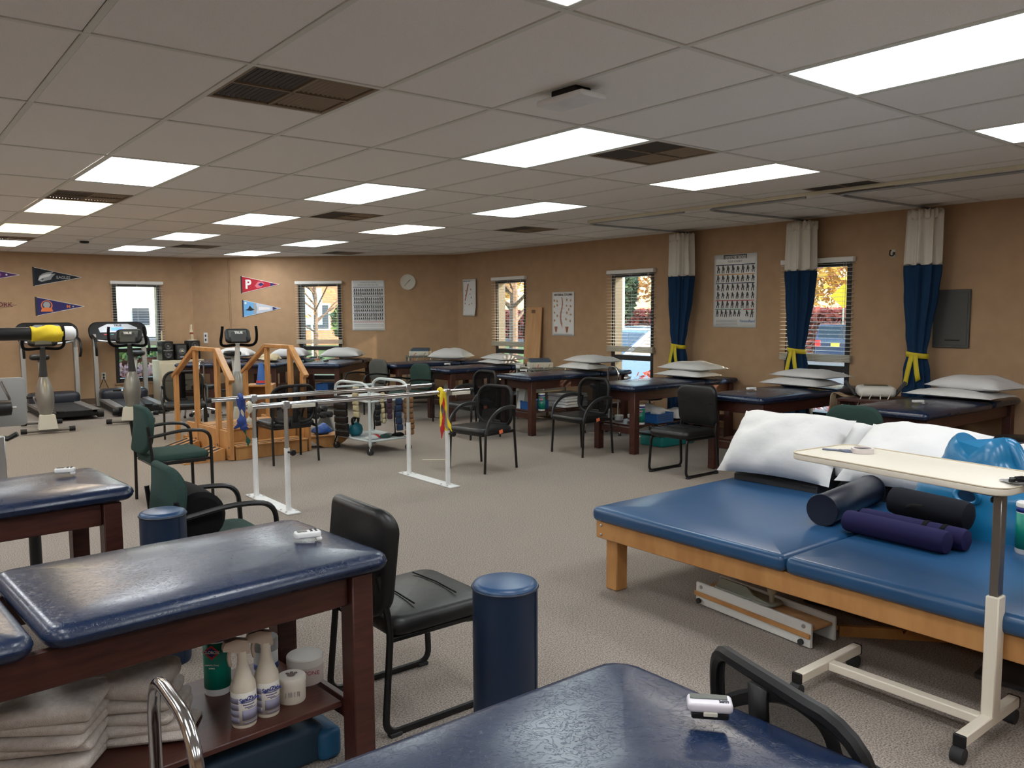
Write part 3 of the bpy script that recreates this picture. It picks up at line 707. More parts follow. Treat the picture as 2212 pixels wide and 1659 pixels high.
# little white timers on the tables
def timer(label, loc, rz):
    t = thing('timer', label, 'timer', loc, rz, 'white table timers')
    g = G(); g.slab(.088, .05, .008, .030, .01, .006, mt=RX(rad(-4))); g.build('case', WHITEE, t)
    g = G(); g.box((-.019, 0, .0315), (.032, .03, .002), .001, rx=rad(-4)); g.build('display', LCD, t)
    for i in range(4): g = G(); g.lathe([(.005, .030), (.004, .0355)], 10, c=(.012 + .016 * (i % 2), .01 - .02 * (i // 2), -.002)); g.build('button', DGREY, t)
    g = G(); g.box((.035, -.01, .005), (.02, .03, .010), .002); g.build('foot', WHITEE, t); return t
timer('white timer on the table above the towels', (1.165, 2.60, .763), rad(-14))
timer('white timer on the table with the tread plate below', (.745, 4.44, .763), rad(-20))
for k_, x, y, r_ in (('behind the green chair in front of the plywood board', 6.72, 9.98, 10), ('on the table heading to the blue car window', 6.72, 8.22, -30), ('beside the black mesh chair by the chrome handrail', 6.85, 6.50, 20), ('on the table behind the armless black chair', 6.78, 4.78, -25), ('on the table before the grey wall panel', 6.85, 3.20, -35)):
    timer('small white timer ' + k_, (x, y, .763), rad(r_))
t = thing('display_unit', 'white digital unit with dark window lying near the mesh chair back', 'timer', (1.235, .95, .765), rad(-47))
g = G(); g.slab(.085, .045, .014, .034, .009, .007); g.build('case', M('pale_lilac_plastic', (.66, .63, .68), .35), t)
g = G(); g.box((-.002, .006, .0345), (.07, .019, .003), .001); g.build('window', LCD, t)
g = G(); g.box((0, 0, .007), (.07, .036, .014), .003); g.build('base', BLACKP, t)
g = G(); g.box((0, -.022, .013), (.026, .004, .008), .001); g.build('tab', CREAMP, t)
text('LUX', .009, INK, t, T3(.026, -.0115, .0352) @ RZ(PI), bold=.0006)

# ================================================================= PILLOWS AND LINEN ON THE TABLES
def pillow(label, loc, rz, L=.64, Wd=.44, T=.16, seed=0, mat=CLOTH, tilt=0, roll_=0, wr=.012, group=None, droop=0):
    g = G(); g.pillow(L, Wd, T, seed, wr=wr, droop=droop); o = g.build('pillow', mat, None, sharp=80)
    o.matrix_world = T3(*loc) @ RZ(rz) @ RY(tilt) @ RX(roll_); return tag(o, label, 'pillow', group or 'white pillows')
c = DT(13.75, -6.45); pillow('plump white pillow on the table next to the filing cabinet', (*c, .765), rad(-45), T=.26, seed=1)
c = DT(13.75, -5.45); pillow('plump white pillow behind the crumpled cream cloths', (*c, .765), rad(-45), T=.26, seed=2, mat=CLOTHB)
c = DT(13.7, -4.5); pillow('grey white pillow below the corner wall window', (*c, .765), rad(-45), .70, .46, .26, seed=3, mat=CLOTHB)
pillow('single plump pillow on the corner table by the anatomy chart', (7.62, 11.2, .765), rad(-60), .66, .45, .27, 4)
pillow('flat white pillow beside the leaning board', (7.55, 9.80, .763), rad(82), .62, .44, .10, 5, CLOTHB)
pillow('thin white pillow laid over a flat pillow beside the board', (7.62, 9.78, .815), rad(85), .66, .46, .13, 6, CLOTHB)
pillow('white pillow underneath another below the blue car window', (7.62, 8.02, .763), rad(88), .66, .48, .14, 7)
pillow('white pillow on top of another below the blue car window', (7.72, 7.97, .85), rad(84), .70, .50, .15, 8)
pillow('white pillow underneath another beside the poster of exercises', (7.66, 6.28, .763), rad(88), .70, .46, .13, 9)
pillow('white pillow on top of another beside the poster of exercises', (7.70, 6.25, .84), rad(86), .72, .47, .15, 10)
pillow('white pillow underneath another in front of the hanging curtain', (7.60, 4.76, .763), rad(86), .70, .46, .13, 11, CLOTHB)
pillow('white pillow on top of another in front of the hanging curtain', (7.68, 4.70, .845), rad(82), .70, .46, .13, 12, CLOTHB)
pillow('white pillow folded flat before the grey wall panel', (7.66, 3.22, .763), rad(86), .78, .50, .11, 13)
pillow('grey white pillow lying over the flat one before the wall panel', (7.76, 3.12, .825), rad(78), .70, .46, .19, 14, CLOTHB)
# crumpled things on the middle corner table
for i, (n_, t_, s_) in enumerate(((12.95, -5.50, .20), (12.75, -5.38, .17), (13.15, -5.62, .16))):
    g = G(); g.pillow(s_ * 1.7, s_ * 1.2, .11, 30 + i, wr=.05); o = g.build('crumpled_cloth', M('cream_linen', (.55, .46, .30), .9, bump=.4, bscale=20, bdist=.01), None, 80); o.location = (*DT(n_, t_), .765); o.rotation_euler = (0, 0, i)
    tag(o, ['crumpled cream cloth nearest the pillow on the corner table', 'crumpled cream cloth at the table edge behind wooden rail', 'crumpled cream cloth bundled against the plump pillow'][i], 'cloth', 'cream cloths')
t = thing('electrode_leads', 'tangle of thin leads and copper pad on the corner table', 'cable', (*DT(13.1, -4.75), .763), .4)
rnd = random.Random(5); g = G(); g.tube([(rnd.uniform(-.16, .16), rnd.uniform(-.1, .1), .006 + rnd.uniform(0, .05)) for i in range(26)], .004, 5); g.build('lead', M('dark_lead', (.05, .06, .08), .5), t)
g = G(); g.lathe([(.05, 0), (.05, .02), (.03, .03)], 16, c=(-.12, -.12, 0)); g.build('pad', M('copper_pad', (.45, .18, .09), .4), t)
g = G(); g.tube(fillet([(-.12, -.12, .03), (-.13, -.12, .1), (-.18, -.12, .14)], .04), .008, 6); g.build('stem', CREAMP, t)
t = thing('timer', 'black timer lying on table under corner window', 'timer', (*DT(12.55, -4.40), .765), .7); g = G(); g.slab(.10, .055, 0, .025, .01, .006); g.build('case', BLACKP, t)
g = G(); g.box((0, 0, .026), (.05, .03, .002)); g.build('display', LCD, t)

# ================================================================= CHAIRS  (local +x is the front)
def mesh_chair(label, loc, rz, group='black mesh armchairs', flag=True, arms=True):
    t = thing('mesh_chair', label, 'chair', loc, rz, group)
    g = G(); g.slab(.47, .49, .365, .43, .09, .03, .008, c=(.01, 0), n=6); g.build('seat', BLACKV, t, 60)
    g = G(); g.box((0, 0, .36), (.36, .40, .02), .004); g.build('seat_pan', BLACKM, t)
    def bp(y, z): return (-.232 - .07 * (z - .42) + .05 * (y / .23) ** 2, y, z)
    ol = [(y, z + .61) for y, z in outline(.46, .375, .11, 6)]
    g = G(); g.tube([bp(y, z) for y, z in ol], .017, 8, closed=True); g.build('back_frame', BLACKP, t)
    g = G(); k = len(ol); pts = [bp(y, z) for y, z in ol]; rows = 10
    g.sheet(lambda u, v: bp((u - .5) * .45 * min(1, (1 - abs(2 * v - 1) ** 6) ** .25 + .02), .425 + .37 * v), 12, 14); g.build('back_mesh', NET, t, 80, solid=.002)
    g = G(); g.sheet(lambda u, v: (bp((u - .5) * .06, 0)[0] * 0 + bp(0, .42 + .37 * v)[0] - .012, (u - .5) * .05, .42 + .37 * v), 2, 6); g.build('back_spine', BLACKP, t, 80, solid=.012)
    for s in (-1, 1):
        g = G(); g.tube(fillet([(.20, s * .245, 0), (.18, s * .24, .38), (.12, s * .235, .39)], .03), .0125, 8); g.build('leg', BLACKM, t)
        g = G(); g.tube(fillet([(-.25, s * .245, 0), (-.22, s * .24, .40), (-.245, s * .225, .60)], .05), .0125, 8); g.build('leg', BLACKM, t)
        g = G(); g.box((-.02, s * .235, .375), (.42, .022, .03), .004); g.build('side_rail', BLACKM, t)
        if arms:
            g = G(); g.tube(fillet([(.19, s * .25, .38), (.16, s * .265, .50), (.03, s * .27, .605), (-.14, s * .265, .62), (-.235, s * .24, .60)], .14, 7), .020, 8, flat=.62); g.build('arm', M('charcoal_plastic', (.03, .031, .033), .35), t)
    g = G(); g.box((-.235, 0, .41), (.03, .10, .10), .008); g.build('back_bracket', BLACKP, t)
    if flag: g = G(); g.box((-.02, .252, .385), (.05, .004, .035), .001, ry=.2); g.build('tag', ORANGE, t)
    return t
mesh_chair('black mesh armchair with orange tag standing beside the parallel bars', (4.74, 6.46, 0), PI + rad(9))
mesh_chair('black mesh armchair with orange tag in front of the chrome handrail', (6.10, 6.48, 0), PI)
mesh_chair('black mesh armchair at the table by the shopping bag', (5.88, 8.2, 0), PI)
mesh_chair('black mesh armchair turned away behind the parallel bars', (3.44, 8.14, 0), PI / 2, flag=False)
mesh_chair('black mesh armchair facing out behind the wooden stairs', (3.14, 10.55, 0), rad(-105), flag=False)
mesh_chair('black mesh chair tucked against the table with the digital unit', (1.625, .855, 0), rad(-17), flag=False)

def sled_chair(label, loc, rz):
    t = thing('sled_chair', label, 'chair', loc, rz, 'armless black sled chairs')
    g = G(); g.slab(.47, .47, .36, .435, .07, .035, .012, c=(.0, 0), n=6, wob=.004, seed=rz); g.build('seat', BLACKV, t, 60)
    g = G(); g.slab(.40, .46, -.03, .03, .085, .028, .010, n=7, mt=T3(-.268, 0, .635) @ RY(rad(98))); g.v = [(x + .055 * (y / .23) ** 2 - .10 * max(0, z - .70), y, z) for x, y, z in g.v]; g.build('back_pad', BLACKV, t, 60)
    g = G(); g.tube([(-.232 + .05 * (y / .23) ** 2, y, .66 - .006 * math.cos(y * 8)) for y in (-.2, -.1, 0, .1, .2)], .003, 5); g.build('back_seam', BLACKF, t)
    for s in (-1, 1):
        g = G(); g.tube(fillet([(-.262, s * .20, .60), (-.225, s * .215, .40), (-.26, s * .225, .014), (.215, s * .225, .014), (.195, s * .215, .35), (.12, s * .2, .352)], .06, 6), .0145, 8, flat=.75); g.build('sled_leg', BLACKM, t)
        g = G(); g.box((-.02, s * .20, .352), (.40, .025, .018), .003); g.build('seat_rail', BLACKM, t)
        for x in (-.22, .18): g = G(); g.box((x, s * .225, .008), (.05, .03, .016), .003); g.build('glide', RUBBER, t)
    for zz, xs in ((.437, (-.09, .10)),):
        for x in xs: g = G(); g.tube([(x, -.16, .449), (x + .012, 0, .4485), (x, .16, .449)], .003, 5); g.build('seam', BLACKF, t)
    g = G(); g.box((-.255, 0, .50), (.02, .30, .03), .004); g.build('back_bar', BLACKM, t)
    return t
sled_chair('armless black padded sled chair beside the tall blue bolster', (1.665, 2.74, 0), 0)
sled_chair('armless black padded sled chair in front of white pillows and curtain', (6.06, 5.03, 0), PI)

def green_chair(label, loc, rz, fab=GREEN, name='green_chair', group='green fabric armchairs'):
    t = thing(name, label, 'chair', loc, rz, group)
    g = G(); g.slab(.47, .49, .355, .425, .08, .03, .010, c=(.0, 0), n=6); g.build('seat', fab, t, 60)
    g = G(); g.box((-.01, 0, .347), (.42, .44, .018), .004); g.build('seat_pan', BLACKM, t)
    g = G(); g.slab(.38, .47, -.022, .024, .13, .022, .004, n=7, mt=T3(-.262, 0, .62) @ RY(rad(96))); g.v = [(x + .14 * (y / .235) ** 2 * .35 - .06 * max(0, z - .72), y, z) for x, y, z in g.v]; g.build('backrest', fab, t, 60)
    for s in (-1, 1):
        g = G(); g.tube(fillet([(-.23, s * .252, 0), (-.225, s * .252, .42), (-.25, s * .25, .66)], .06), .0125, 8); g.build('leg', BLACKM, t)
        g = G(); g.tube(fillet([(-.245, s * .252, .575), (.02, s * .262, .615), (.225, s * .262, .595), (.232, s * .255, .40), (.232, s * .252, 0)], .09, 7), .0135, 8); g.build('arm_and_front_leg', BLACKM, t)
        g = G(); g.box((0, s * .248, .365), (.44, .018, .022), .003); g.build('side_rail', BLACKM, t)
    for x in (-.2, .2): g = G(); g.box((x, 0, .362), (.018, .48, .02), .003); g.build('cross_rail', BLACKM, t)
    return t
green_chair('green armchair standing free near the wooden stairs', (1.96, 6.96, 0), 0)
green_chair('green armchair holding a dark bolster on its seat', (1.36, 4.17, 0), 0)
green_chair('green armchair at the end of the parallel bars', (6.02, 9.92, 0), PI + .08)
green_chair('green armchair pushed in behind the mat platform', (5.72, 3.25, 0), PI)
green_chair('grey fabric armchair between the weight cart and corner table', (6.10, 11.28, 0), PI + .1, GREYF, 'grey_chair', 'grey fabric chairs')
g = G(); g.lathe([(.02, -.20), (.10, -.195), (.125, -.17), (.13, 0), (.125, .17), (.10, .195), (.02, .2)], 24, mt=T3(1.24, 4.17, .555) @ RX(PI / 2)); tag(g.build('lumbar_bolster', BLACKF), 'black lumbar bolster lying on the green chair seat', 'bolster')
g = G(); g.pillow(.07, .05, .04, 3); o = g.build('black_knob', BLACKP, None, 80); o.location = (1.43, 4.05, .432); tag(o, 'small black lump on the green chair seat beside bolster', 'knob')

# standing blue bolsters
def bolster(label, loc, r, h):
    t = thing('standing_bolster', label, 'bolster', loc, .5)
    g = G(); g.lathe([(r * .96, 0), (r, .015), (r, h * .3), (r * 1.005, h * .6), (r, h - .012)], 40); g.build('wrap', ROLLBLUE, t, 60)
    g = G(); g.lathe([(r * .995, h - .012), (r * .97, h), (r * .8, h + .006), (r * .02, h + .010)], 40); g.build('end_cap', M('roll_top_vinyl', (.011, .052, .135), .36, bump=.12, bscale=22), t, 60)
    g = G(); g.tube([(r * math.cos(a) * 1.0, r * math.sin(a) * 1.0, h - .012) for a in [2 * PI * i / 40 for i in range(40)]], .005, 6, closed=True); g.build('piping', ROLLBLUE, t)
    g = G(); g.tube([(0, -r * 1.002, .02), (0, -r * 1.004, h - .02)], .004, 6); g.build('seam', ROLLBLUE, t); return t
bolster('tall blue vinyl bolster standing on end beside the black chair', (1.685, 2.165, 0), .112, .615)
bolster('blue vinyl bolster standing on end beside the green chair with cushion', (.995, 3.72, 0), .096, .675)

# chrome step stools with a tall handrail
def step_stool(label, loc, rz):
    t = thing('step_stool', label, 'step stool', loc, rz, 'step stools with handrail')
    g = G(); g.slab(.36, .28, .205, .235, .03, .008); g.build('step', RUBBER, t)
    g = G(); g.box((0, 0, .195), (.37, .29, .02), .004); g.build('step_rim', CHROME, t)
    for sx in (-1, 1):
        for sy in (-1, 1):
            g = G(); g.cyl((sx * .16, sy * .12, .19), (sx * .19, sy * .15, .025), .0125, n=10); g.build('leg', CHROME, t)
            g = G(); g.lathe([(.02, 0), (.018, .03), (.015, .035)], 12, c=(sx * .1925, sy * .152, 0)); g.build('rubber_foot', RUBBER, t)
    g = G(); g.tube(fillet([(-.155, -.145, .10), (-.155, -.15, .845), (.155, -.15, .845), (.155, -.145, .10)], .11, 8), .0125, 12); g.build('handrail', CHROME, t)
    return t
step_stool('chrome step stool whose handrail rises behind the mesh chair', (7.22, 7.28, 0), rad(70))
step_stool('chrome step stool with handrail in front of the towel shelf', (.555, 1.50, 0), rad(-92))
step_stool('chrome step stool with handrail among chairs behind the stairs', (3.72, 12.15, 0), rad(60))
# ================================================================= MAT PLATFORM AND WHAT LIES ON IT
t = thing('mat_platform', 'low oak mat platform with blue vinyl mat', 'therapy mat', (4.05, 2.01, 0))
for s in (-1, 1):
    g = G(); g.slab(1.88, 1.205, .388, .468, .03, .030, .004, c=(0, s * .6045), n=5, wob=.003, seed=s); g.build('mat_half', MATBLUE, t, 60)
    g = G(); g.box((s * .89, 0, .338), (.035, 2.40, .098), .004); g.build('side_board', OAK, t)
    g = G(); g.box((0, s * 1.185, .338), (1.745, .035, .098), .004); g.build('end_board', OAK, t)
    for x in (-1, 1):
        g = G(); g.box((x * .825, s * 1.12, .187), (.085, .085, .374), .005); g.build('leg', OAK, t)
        for z in (.312, .362): g = G(); g.lathe([(.008, 0), (.008, .004), (.005, .006)], 10, mt=T3(-.908 if x < 0 else .908, s * 1.16, z) @ RY(-PI / 2 if x < 0 else PI / 2)); g.build('screw', STEEL, t)
g = G(); g.box((0, 0, .335), (1.74, .09, .09), .004); g.build('cross_beam', OAK, t)
g = G(); g.box((0, 0, .381), (1.78, 2.36, .012)); g.build('deck', OAKL, t)
WEDGE = M('wedge_vinyl', (.014, .0145, .016), .5, bump=.2, bscale=30); WEDGEB = M('wedge_back', (.13, .13, .128), .7)
def wedge(label, y0, y1, x0=4.32, x1=4.96, h=.32):
    t = thing('foam_wedge', label, 'wedge', (0, 0, .47), 0, 'black foam wedges')
    g = G(); g.prism([(x0, .002), (x1, .002), (x1, h), (x1 - .05, h + .01), (x0, .035)], y0, y1, 'xz'); g.build('foam', WEDGE, t)
    g = G(); g.box((x1 + .004, (y0 + y1) / 2, h / 2), (.006, y1 - y0 - .02, h - .02)); g.build('back_panel', WEDGEB, t)
    g = G(); g.tube([(x0, y0 + .01, .032), (x0, y1 - .01, .032)], .005, 5); g.build('piping', BLACKV, t)
wedge('black foam wedge under the two tall leaning pillows', 2.58, 3.16)
wedge('black foam wedge under the wide pillow behind the overbed table', 1.86, 2.52, 4.42)
wedge('black foam wedge under the pillow behind the blue carrier', 1.10, 1.78, 4.42)
pillow('white pillow leaning against the front one on the mat wedge', (4.70, 2.80, .66), R90, .62, .44, .22, 41, roll_=rad(40), wr=.022)
pillow('large white pillow propped at the corner of the blue mat', (4.50, 2.90, .66), R90 + .1, .74, .50, .30, 42, roll_=rad(45), wr=.028)
pillow('wide white pillow lying behind the overbed table top', (4.60, 2.16, .665), R90, .68, .52, .28, 43, roll_=rad(34), wr=.02)
pillow('white pillow behind the blue plastic carrier', (4.62, 1.40, .67), R90, .62, .46, .24, 44, roll_=rad(32), wr=.02)

def roll(label, name, a, b, r, mat, caps=None, soft=.0, group=None, extra=None):
    a, b = Vector(a), Vector(b); L = (b - a).length; q = (b - a).to_track_quat('Z', 'Y').to_matrix().to_4x4(); q.translation = a
    t = bpy.data.objects.new(name, None); COL.objects.link(t); t.matrix_world = q; tag(t, label, 'roll', group)
    if soft: pr_ = [(.01, 0), (r * .6, .004), (r * .92, soft * .5), (r, soft * 1.4), (r, L - soft * 1.4), (r * .92, L - soft * .5), (r * .6, L - .004), (.01, L)]
    else: pr_ = [(r * .98, 0), (r, .004), (r, L - .004), (r * .98, L)]
    g = G(); g.lathe(pr_, 32); g.build('cover', mat, t, 50)
    if caps:
        for z in (-.002, L + .002): g = G(); g.lathe([(r * .97, z - .002), (r * .97, z + .002)], 32); g.build('end_cap', caps, t)
        for z in (.0, L): g = G(); g.tube([(r * math.cos(2 * PI * i / 32), r * math.sin(2 * PI * i / 32), z) for i in range(32)], .004, 6, closed=True); g.build('piping', caps, t)
    return t, L
roll('navy vinyl roll lying beside the slim purple rolls', 'vinyl_roll', (3.70, 2.18, .548), (4.34, 2.27, .548), .077, NAVYD, NAVYD)
roll('slim purple fabric roll at the mat edge in front of another', 'fabric_roll', (3.705, 2.06, .523), (3.67, 1.555, .523), .052, PURPLE, soft=.02)
t, L = roll('slim purple fabric roll with black straps behind the front roll', 'fabric_roll', (3.815, 2.04, .521), (3.78, 1.52, .521), .050, PURPLE, soft=.02)
for z in (L * .62, L * .78): g = G(); g.sheet(lambda u, v: (.0515 * math.cos(2 * PI * u), .0515 * math.sin(2 * PI * u), z + .022 * v), 24, 1, wrap=True); g.build('strap', BLACKF, t, 70, solid=.002)
t, L = roll('black lumbar half roll resting on the purple roll and blue carrier', 'lumbar_roll', (3.925, 1.95, .612), (3.90, 1.56, .600), .068, M('charcoal_fabric', (.009, .010, .015), .9, spec=.2), soft=.03)
g = G(); g.tube([(-.07, 0, .12), (-.10, .02, .16), (-.115, .03, .22)], .008, 6, flat=.3); g.build('strap', BLACKF, t)

t = thing('plastic_carrier', 'glossy blue moulded plastic positioner with handle dip', 'plastic positioner', (4.20, 1.66, .47), R90 - .1); t.scale = (1.22, 1.15, 1.06)
def shell(u, v):
    a = 2 * PI * u; z = .44 * v; pr_ = [(0, 1.0), (.12, 1.02), (.4, .86), (.62, .60), (.8, .46), (.93, .40), (1, .30)]
    for (z0, r0), (z1, r1) in zip(pr_, pr_[1:]):
        if z0 <= v <= z1: f = (v - z0) / (z1 - z0); r = r0 + (r1 - r0) * (f * f * (3 - 2 * f)); break
    e = .75; cx = math.copysign(abs(math.cos(a)) ** e, math.cos(a)); cy = math.copysign(abs(math.sin(a)) ** e, math.sin(a))
    dip = .055 * max(0, v - .55) / .45 * (1 - abs(cx)) * 1.6
    return (.265 * r * cx, .155 * (.35 + .65 * r) * cy, z - dip)
g = G(); g.sheet(shell, 48, 24, wrap=True); k = 25; g.add([shell(i / 48, 1) for i in range(48)] , [tuple(range(48))]); g.add([shell(i / 48, 0) for i in range(48)], [tuple(range(48))[::-1]]); g.build('moulded_shell', TURQ, t, 60)
g = G(); g.tube([(.03 + .045 * math.cos(2 * PI * i / 24), -.142 - .004 * math.sin(4 * PI * i / 24), .185 + .035 * math.sin(2 * PI * i / 24)) for i in range(24)], .012, 8, closed=True); g.build('hole_rim', TURQ, t, 60)
g = G(); g.lathe([(.04, 0), (.04, .01)], 20, mt=T3(.03, -.135, .185) @ UPX); g.build('hole', M('deep_blue', (.004, .03, .08), .4), t)
g = G(); g.tube(fillet([(.19, .02, .10), (.15, .03, .32), (.10, .04, .41), (.05, .05, .40)], .08, 6), .030, 10); g.build('side_lobe', TURQ, t, 60)

def tub(label, name, loc, r, h, body, lid, rz=0, band_=None, txt=None, tc=INK, lidh=.018, cat='jar', neck=None):
    t = thing(name, label, cat, loc, rz)
    pr_ = [(r * .95, 0), (r, .006), (r, h - lidh)] if not neck else [(r * .95, 0), (r, .006), (r, h * .78), (neck, h * .9), (neck, h - lidh)]
    g = G(); g.lathe(pr_, 28); g.build('body', body, t)
    lr = (neck or r) * 1.04; g = G(); g.lathe([(lr, h - lidh), (lr, h - .004), (lr * .94, h)], 28); g.build('lid', lid, t)
    if band_: g = G(); g.sheet(lambda u, v: (r * 1.004 * math.cos(2 * PI * u), r * 1.004 * math.sin(2 * PI * u), h * (band_[1] + (band_[2] - band_[1]) * v)), 28, 1, wrap=True); g.build('label_wrap', band_[0], t, 70, solid=.0006)
    if txt:
        for s_, z, body_ in txt: text(body_, s_, tc, t, T3(0, -r * 1.012, h * z) @ UPX)
    return t
LBLUE = M('label_blue', (.03, .08, .32), .4)
def wipes(label, loc, rz, r=.042, h=.22):
    t = tub(label, 'wipes_canister', loc, r, h, WHITEE, M('cap_white', (.72, .70, .66), .4), rz, (LGREEN, .10, .80), cat='canister')
    g = G(); g.sheet(lambda u, v: (r * 1.006 * math.cos(2 * PI * u), r * 1.006 * math.sin(2 * PI * u), h * (.82 + .10 * v)), 28, 1, wrap=True); g.build('blue_band', DBLUE, t, 70, solid=.0006)
    y = -r * 1.02
    blob(t, [(-.030, h * .68), (.0, h * .78), (.030, h * .68), (.0, h * .56)], RED, y, 'chevron'); blob(t, [(-.022, h * .68), (.0, h * .745), (.022, h * .68), (.0, h * .60)], DBLUE, y - .001, 'chevron')
    text('CLOROX', .0135, WHT, t, T3(0, y - .002, h * .675) @ UPX, bold=.0004); text('DISINFECTING', .0075, WHT, t, T3(0, y - .001, h * .48) @ UPX); text('WIPES', .0075, WHT, t, T3(0, y - .001, h * .43) @ UPX); return t
wipes('white wipes canister on the mat behind the overbed table post', (3.96, 1.355, .472), rad(-55), .045, .225)

# overbed table
t = thing('overbed_table', 'beige overbed table on H-shaped castor base', 'overbed table', (3.09, 1.15, 0))
for y in (.0, .62): g = G(); g.box((-.005, y, .075), (.46, .04, .04), .004); g.build('foot_bar', BEIGEE, t)
g = G(); g.box((-.02, .31, .075), (.045, .58, .035), .004); g.build('base_bar', BEIGEE, t)
for y in (0, .62):
    for x in (-.235, .225):
        g = G(); g.box((x, y, .075), (.012, .043, .043), .003); g.build('end_cap', BLACKP, t)
        g = G(); g.cyl((x * .95, y, .056), (x * .95, y, .04), .012, n=8); g.box((x * .95 - .01, y, .035), (.03, .03, .02), .006); w = g.build('castor_fork', BLACKP, t)
        g = G(); g.cyl((x * .95 - .016, y - .02, .027), (x * .95 - .016, y + .02, .027), .027, n=18); g.build('castor_wheel', RUBBER, t)
g = G(); g.box((.01, .0, .31), (.06, .045, .44), .004); g.build('outer_post', BEIGEE, t)
g = G(); g.box((.01, .0, .70), (.045, .03, .38), .003); g.build('inner_post', M('dark_chrome', (.25, .23, .21), .3, .9), t)
g = G(); g.box((.05, .04, .895), (.12, .10, .02), .004, rz=rad(-8)); g.build('top_plate', DGREY, t); g = G(); g.box((.05, .02, .87), (.10, .02, .02), .004); g.build('height_lever', BLACKP, t)
mt = T3(.145, .37, 0) @ RZ(rad(-7))
g = G(); g.slab(.40, .90, .906, .932, .06, .006, mt=mt, n=6); g.build('tabletop', BEIGE, t)
g = G(); g.tube([mt @ Vector((x, y, .933)) for x, y in outline(.396, .896, .058, 6)], .003, 6, closed=True); g.build('raised_rim', M('rim_beige', (.50, .42, .30), .5), t)
TZ = .933
t = thing('tape_roll', 'white and black tape roll on the overbed table', 'tape', (3.325, 1.78, TZ), .3)
g = G(); g.lathe([(.046, 0), (.046, .02), (.036, .02), (.036, 0)], 28); g.build('tape', M('pinkish_tape', (.62, .56, .55), .5), t); g = G(); g.lathe([(.036, .004), (.036, .014), (.02, .014), (.02, .004)], 24); g.build('core', DGREY, t)
t = thing('blue_scraper', 'slate blue plastic scraper lying by the tape roll', 'scraper', (3.29, 1.86, TZ), rad(20))
g = G(); g.prism([(-.02, -.06), (.02, -.065), (.035, -.02), (.015, .01), (.02, .075), (-.008, .075), (-.014, .0), (-.03, -.03)], .001, .004, 'xy'); g.build('blade', M('slate_plastic', (.10, .12, .20), .4), t); g = G(); g.lathe([(.007, .004), (.007, .007)], 10); g.build('rivet', MGREY, t)
t = thing('goniometer', 'clear plastic goniometer at the end of the overbed table', 'goniometer', (3.14, 1.11, TZ), rad(60))
CLEARP = M('clear_plastic', (.45, .45, .47), .25, alpha=.75)
for a in (0, .55): g = G(); g.slab(.22, .042, .001 + a * .006, .003 + a * .006, .018, .0008, mt=RZ(a) @ T3(-.05, 0, 0)); g.build('arm', CLEARP, t)
g = G(); g.lathe([(.045, .006), (.045, .008)], 28); g.build('dial', CLEARP, t)
t = thing('cord_loop', 'black cord tangle lying on the overbed table end', 'cord', (3.14, 1.06, TZ + .012), 0)
rnd = random.Random(8); g = G(); g.tube([((.05 + .012 * math.sin(i * 1.7)) * math.cos(i * .9) + rnd.uniform(-.012, .012), .06 * math.sin(i * .83) + rnd.uniform(-.012, .012), .004 + .004 * (i % 3)) for i in range(34)], .0032, 6); g.build('cord', BLACKF, t)
g = G(); g.slab(.03, .016, 0, .014, .006, .004, c=(-.055, .05)); g.build('toggle', BLACKP, t)

# under the platform
t = thing('slide_trainer', 'white railed leg slide board with grey footplate under the platform', 'exercise slide', (3.43, 2.33, 0), rad(-6))
WP = M('white_board', (.66, .66, .62), .5)
for s in (-1, 1): g = G(); g.box((s * .085, 0, .062), (.018, .72, .115), .008); g.build('side_rail', WP, t); g = G(); g.box((s * .100, 0, .062), (.012, .72, .022), .002); g.build('edge_strip', OAK, t)
g = G(); g.box((0, -.0, .085), (.15, .70, .012), .002); g.build('deck', OAKL, t)
g = G(); g.slab(.12, .38, .105, .118, .04, .005, c=(.0, .09)); g.build('footplate', M('sage_plastic', (.26, .27, .22), .5), t)
g = G(); g.prism([(-.09, .118), (.26, .118), (.24, .165), (.06, .165), (.02, .135)], -.045, -.035, 'yz'); g.build('heel_guard', M('sage_plastic', (.26, .27, .22)), t)
g = G(); g.lathe([(.012, .118), (.012, .15), (.022, .165), (.026, .185), (.015, .2)], 14, c=(.0, -.06, 0)); g.build('knob', M('bone_knob', (.42, .37, .26), .5), t)
for y in (-.32, .32): g = G(); g.lathe([(.014, 0), (.014, .012)], 12, mt=T3(-.107, y, .03) @ RY(-PI / 2)); g.build('bumper', RUBBER, t); g = G(); g.lathe([(.010, 0), (.010, .004)], 12, mt=T3(-.094, y, .10) @ RY(-PI / 2)); g.build('bolt', STEEL, t)
for i, (x, y, rz_) in enumerate(((4.10, 2.20, .2), (4.28, 1.62, -.1))):
    g = G(); g.slab(.52, .42, .002, .095, .03, .03, .004, wob=.003, seed=i); o = g.build('floor_cushion', BLACKV); o.location = (x, y, 0); o.rotation_euler = (0, 0, rz_); tag(o, ['black floor cushion behind the slide board under platform', 'black floor cushion near the notched wooden rail under platform'][i], 'cushion')
t = thing('notched_rail', 'wooden notched rail lying on carpet under the platform', 'wooden rail', (3.84, 1.68, 0), rad(-48))
g = G(); poly = [(-.42, .0), (.42, 0), (.42, .05)]
for i in range(10): x = .38 - i * .055; poly += [(x, .05), (x - .02, .028), (x - .03, .05)]
poly += [(-.42, .05)]; g.prism(poly, -.012, .012, 'xz'); g.build('rail', OAK, t)
g = G(); g.box((0, .04, .012), (.80, .05, .02), .003); g.build('base_strip', OAK, t)
g = G(); g.slab(.62, .50, .001, .022, .02, .008); o = g.build('floor_mat', M('charcoal_mat', (.045, .045, .047), .9, bump=.4, bscale=200)); o.location = (3.90, 1.18, 0); o.rotation_euler = (0, 0, .1); tag(o, 'charcoal floor mat on carpet below the platform', 'mat')
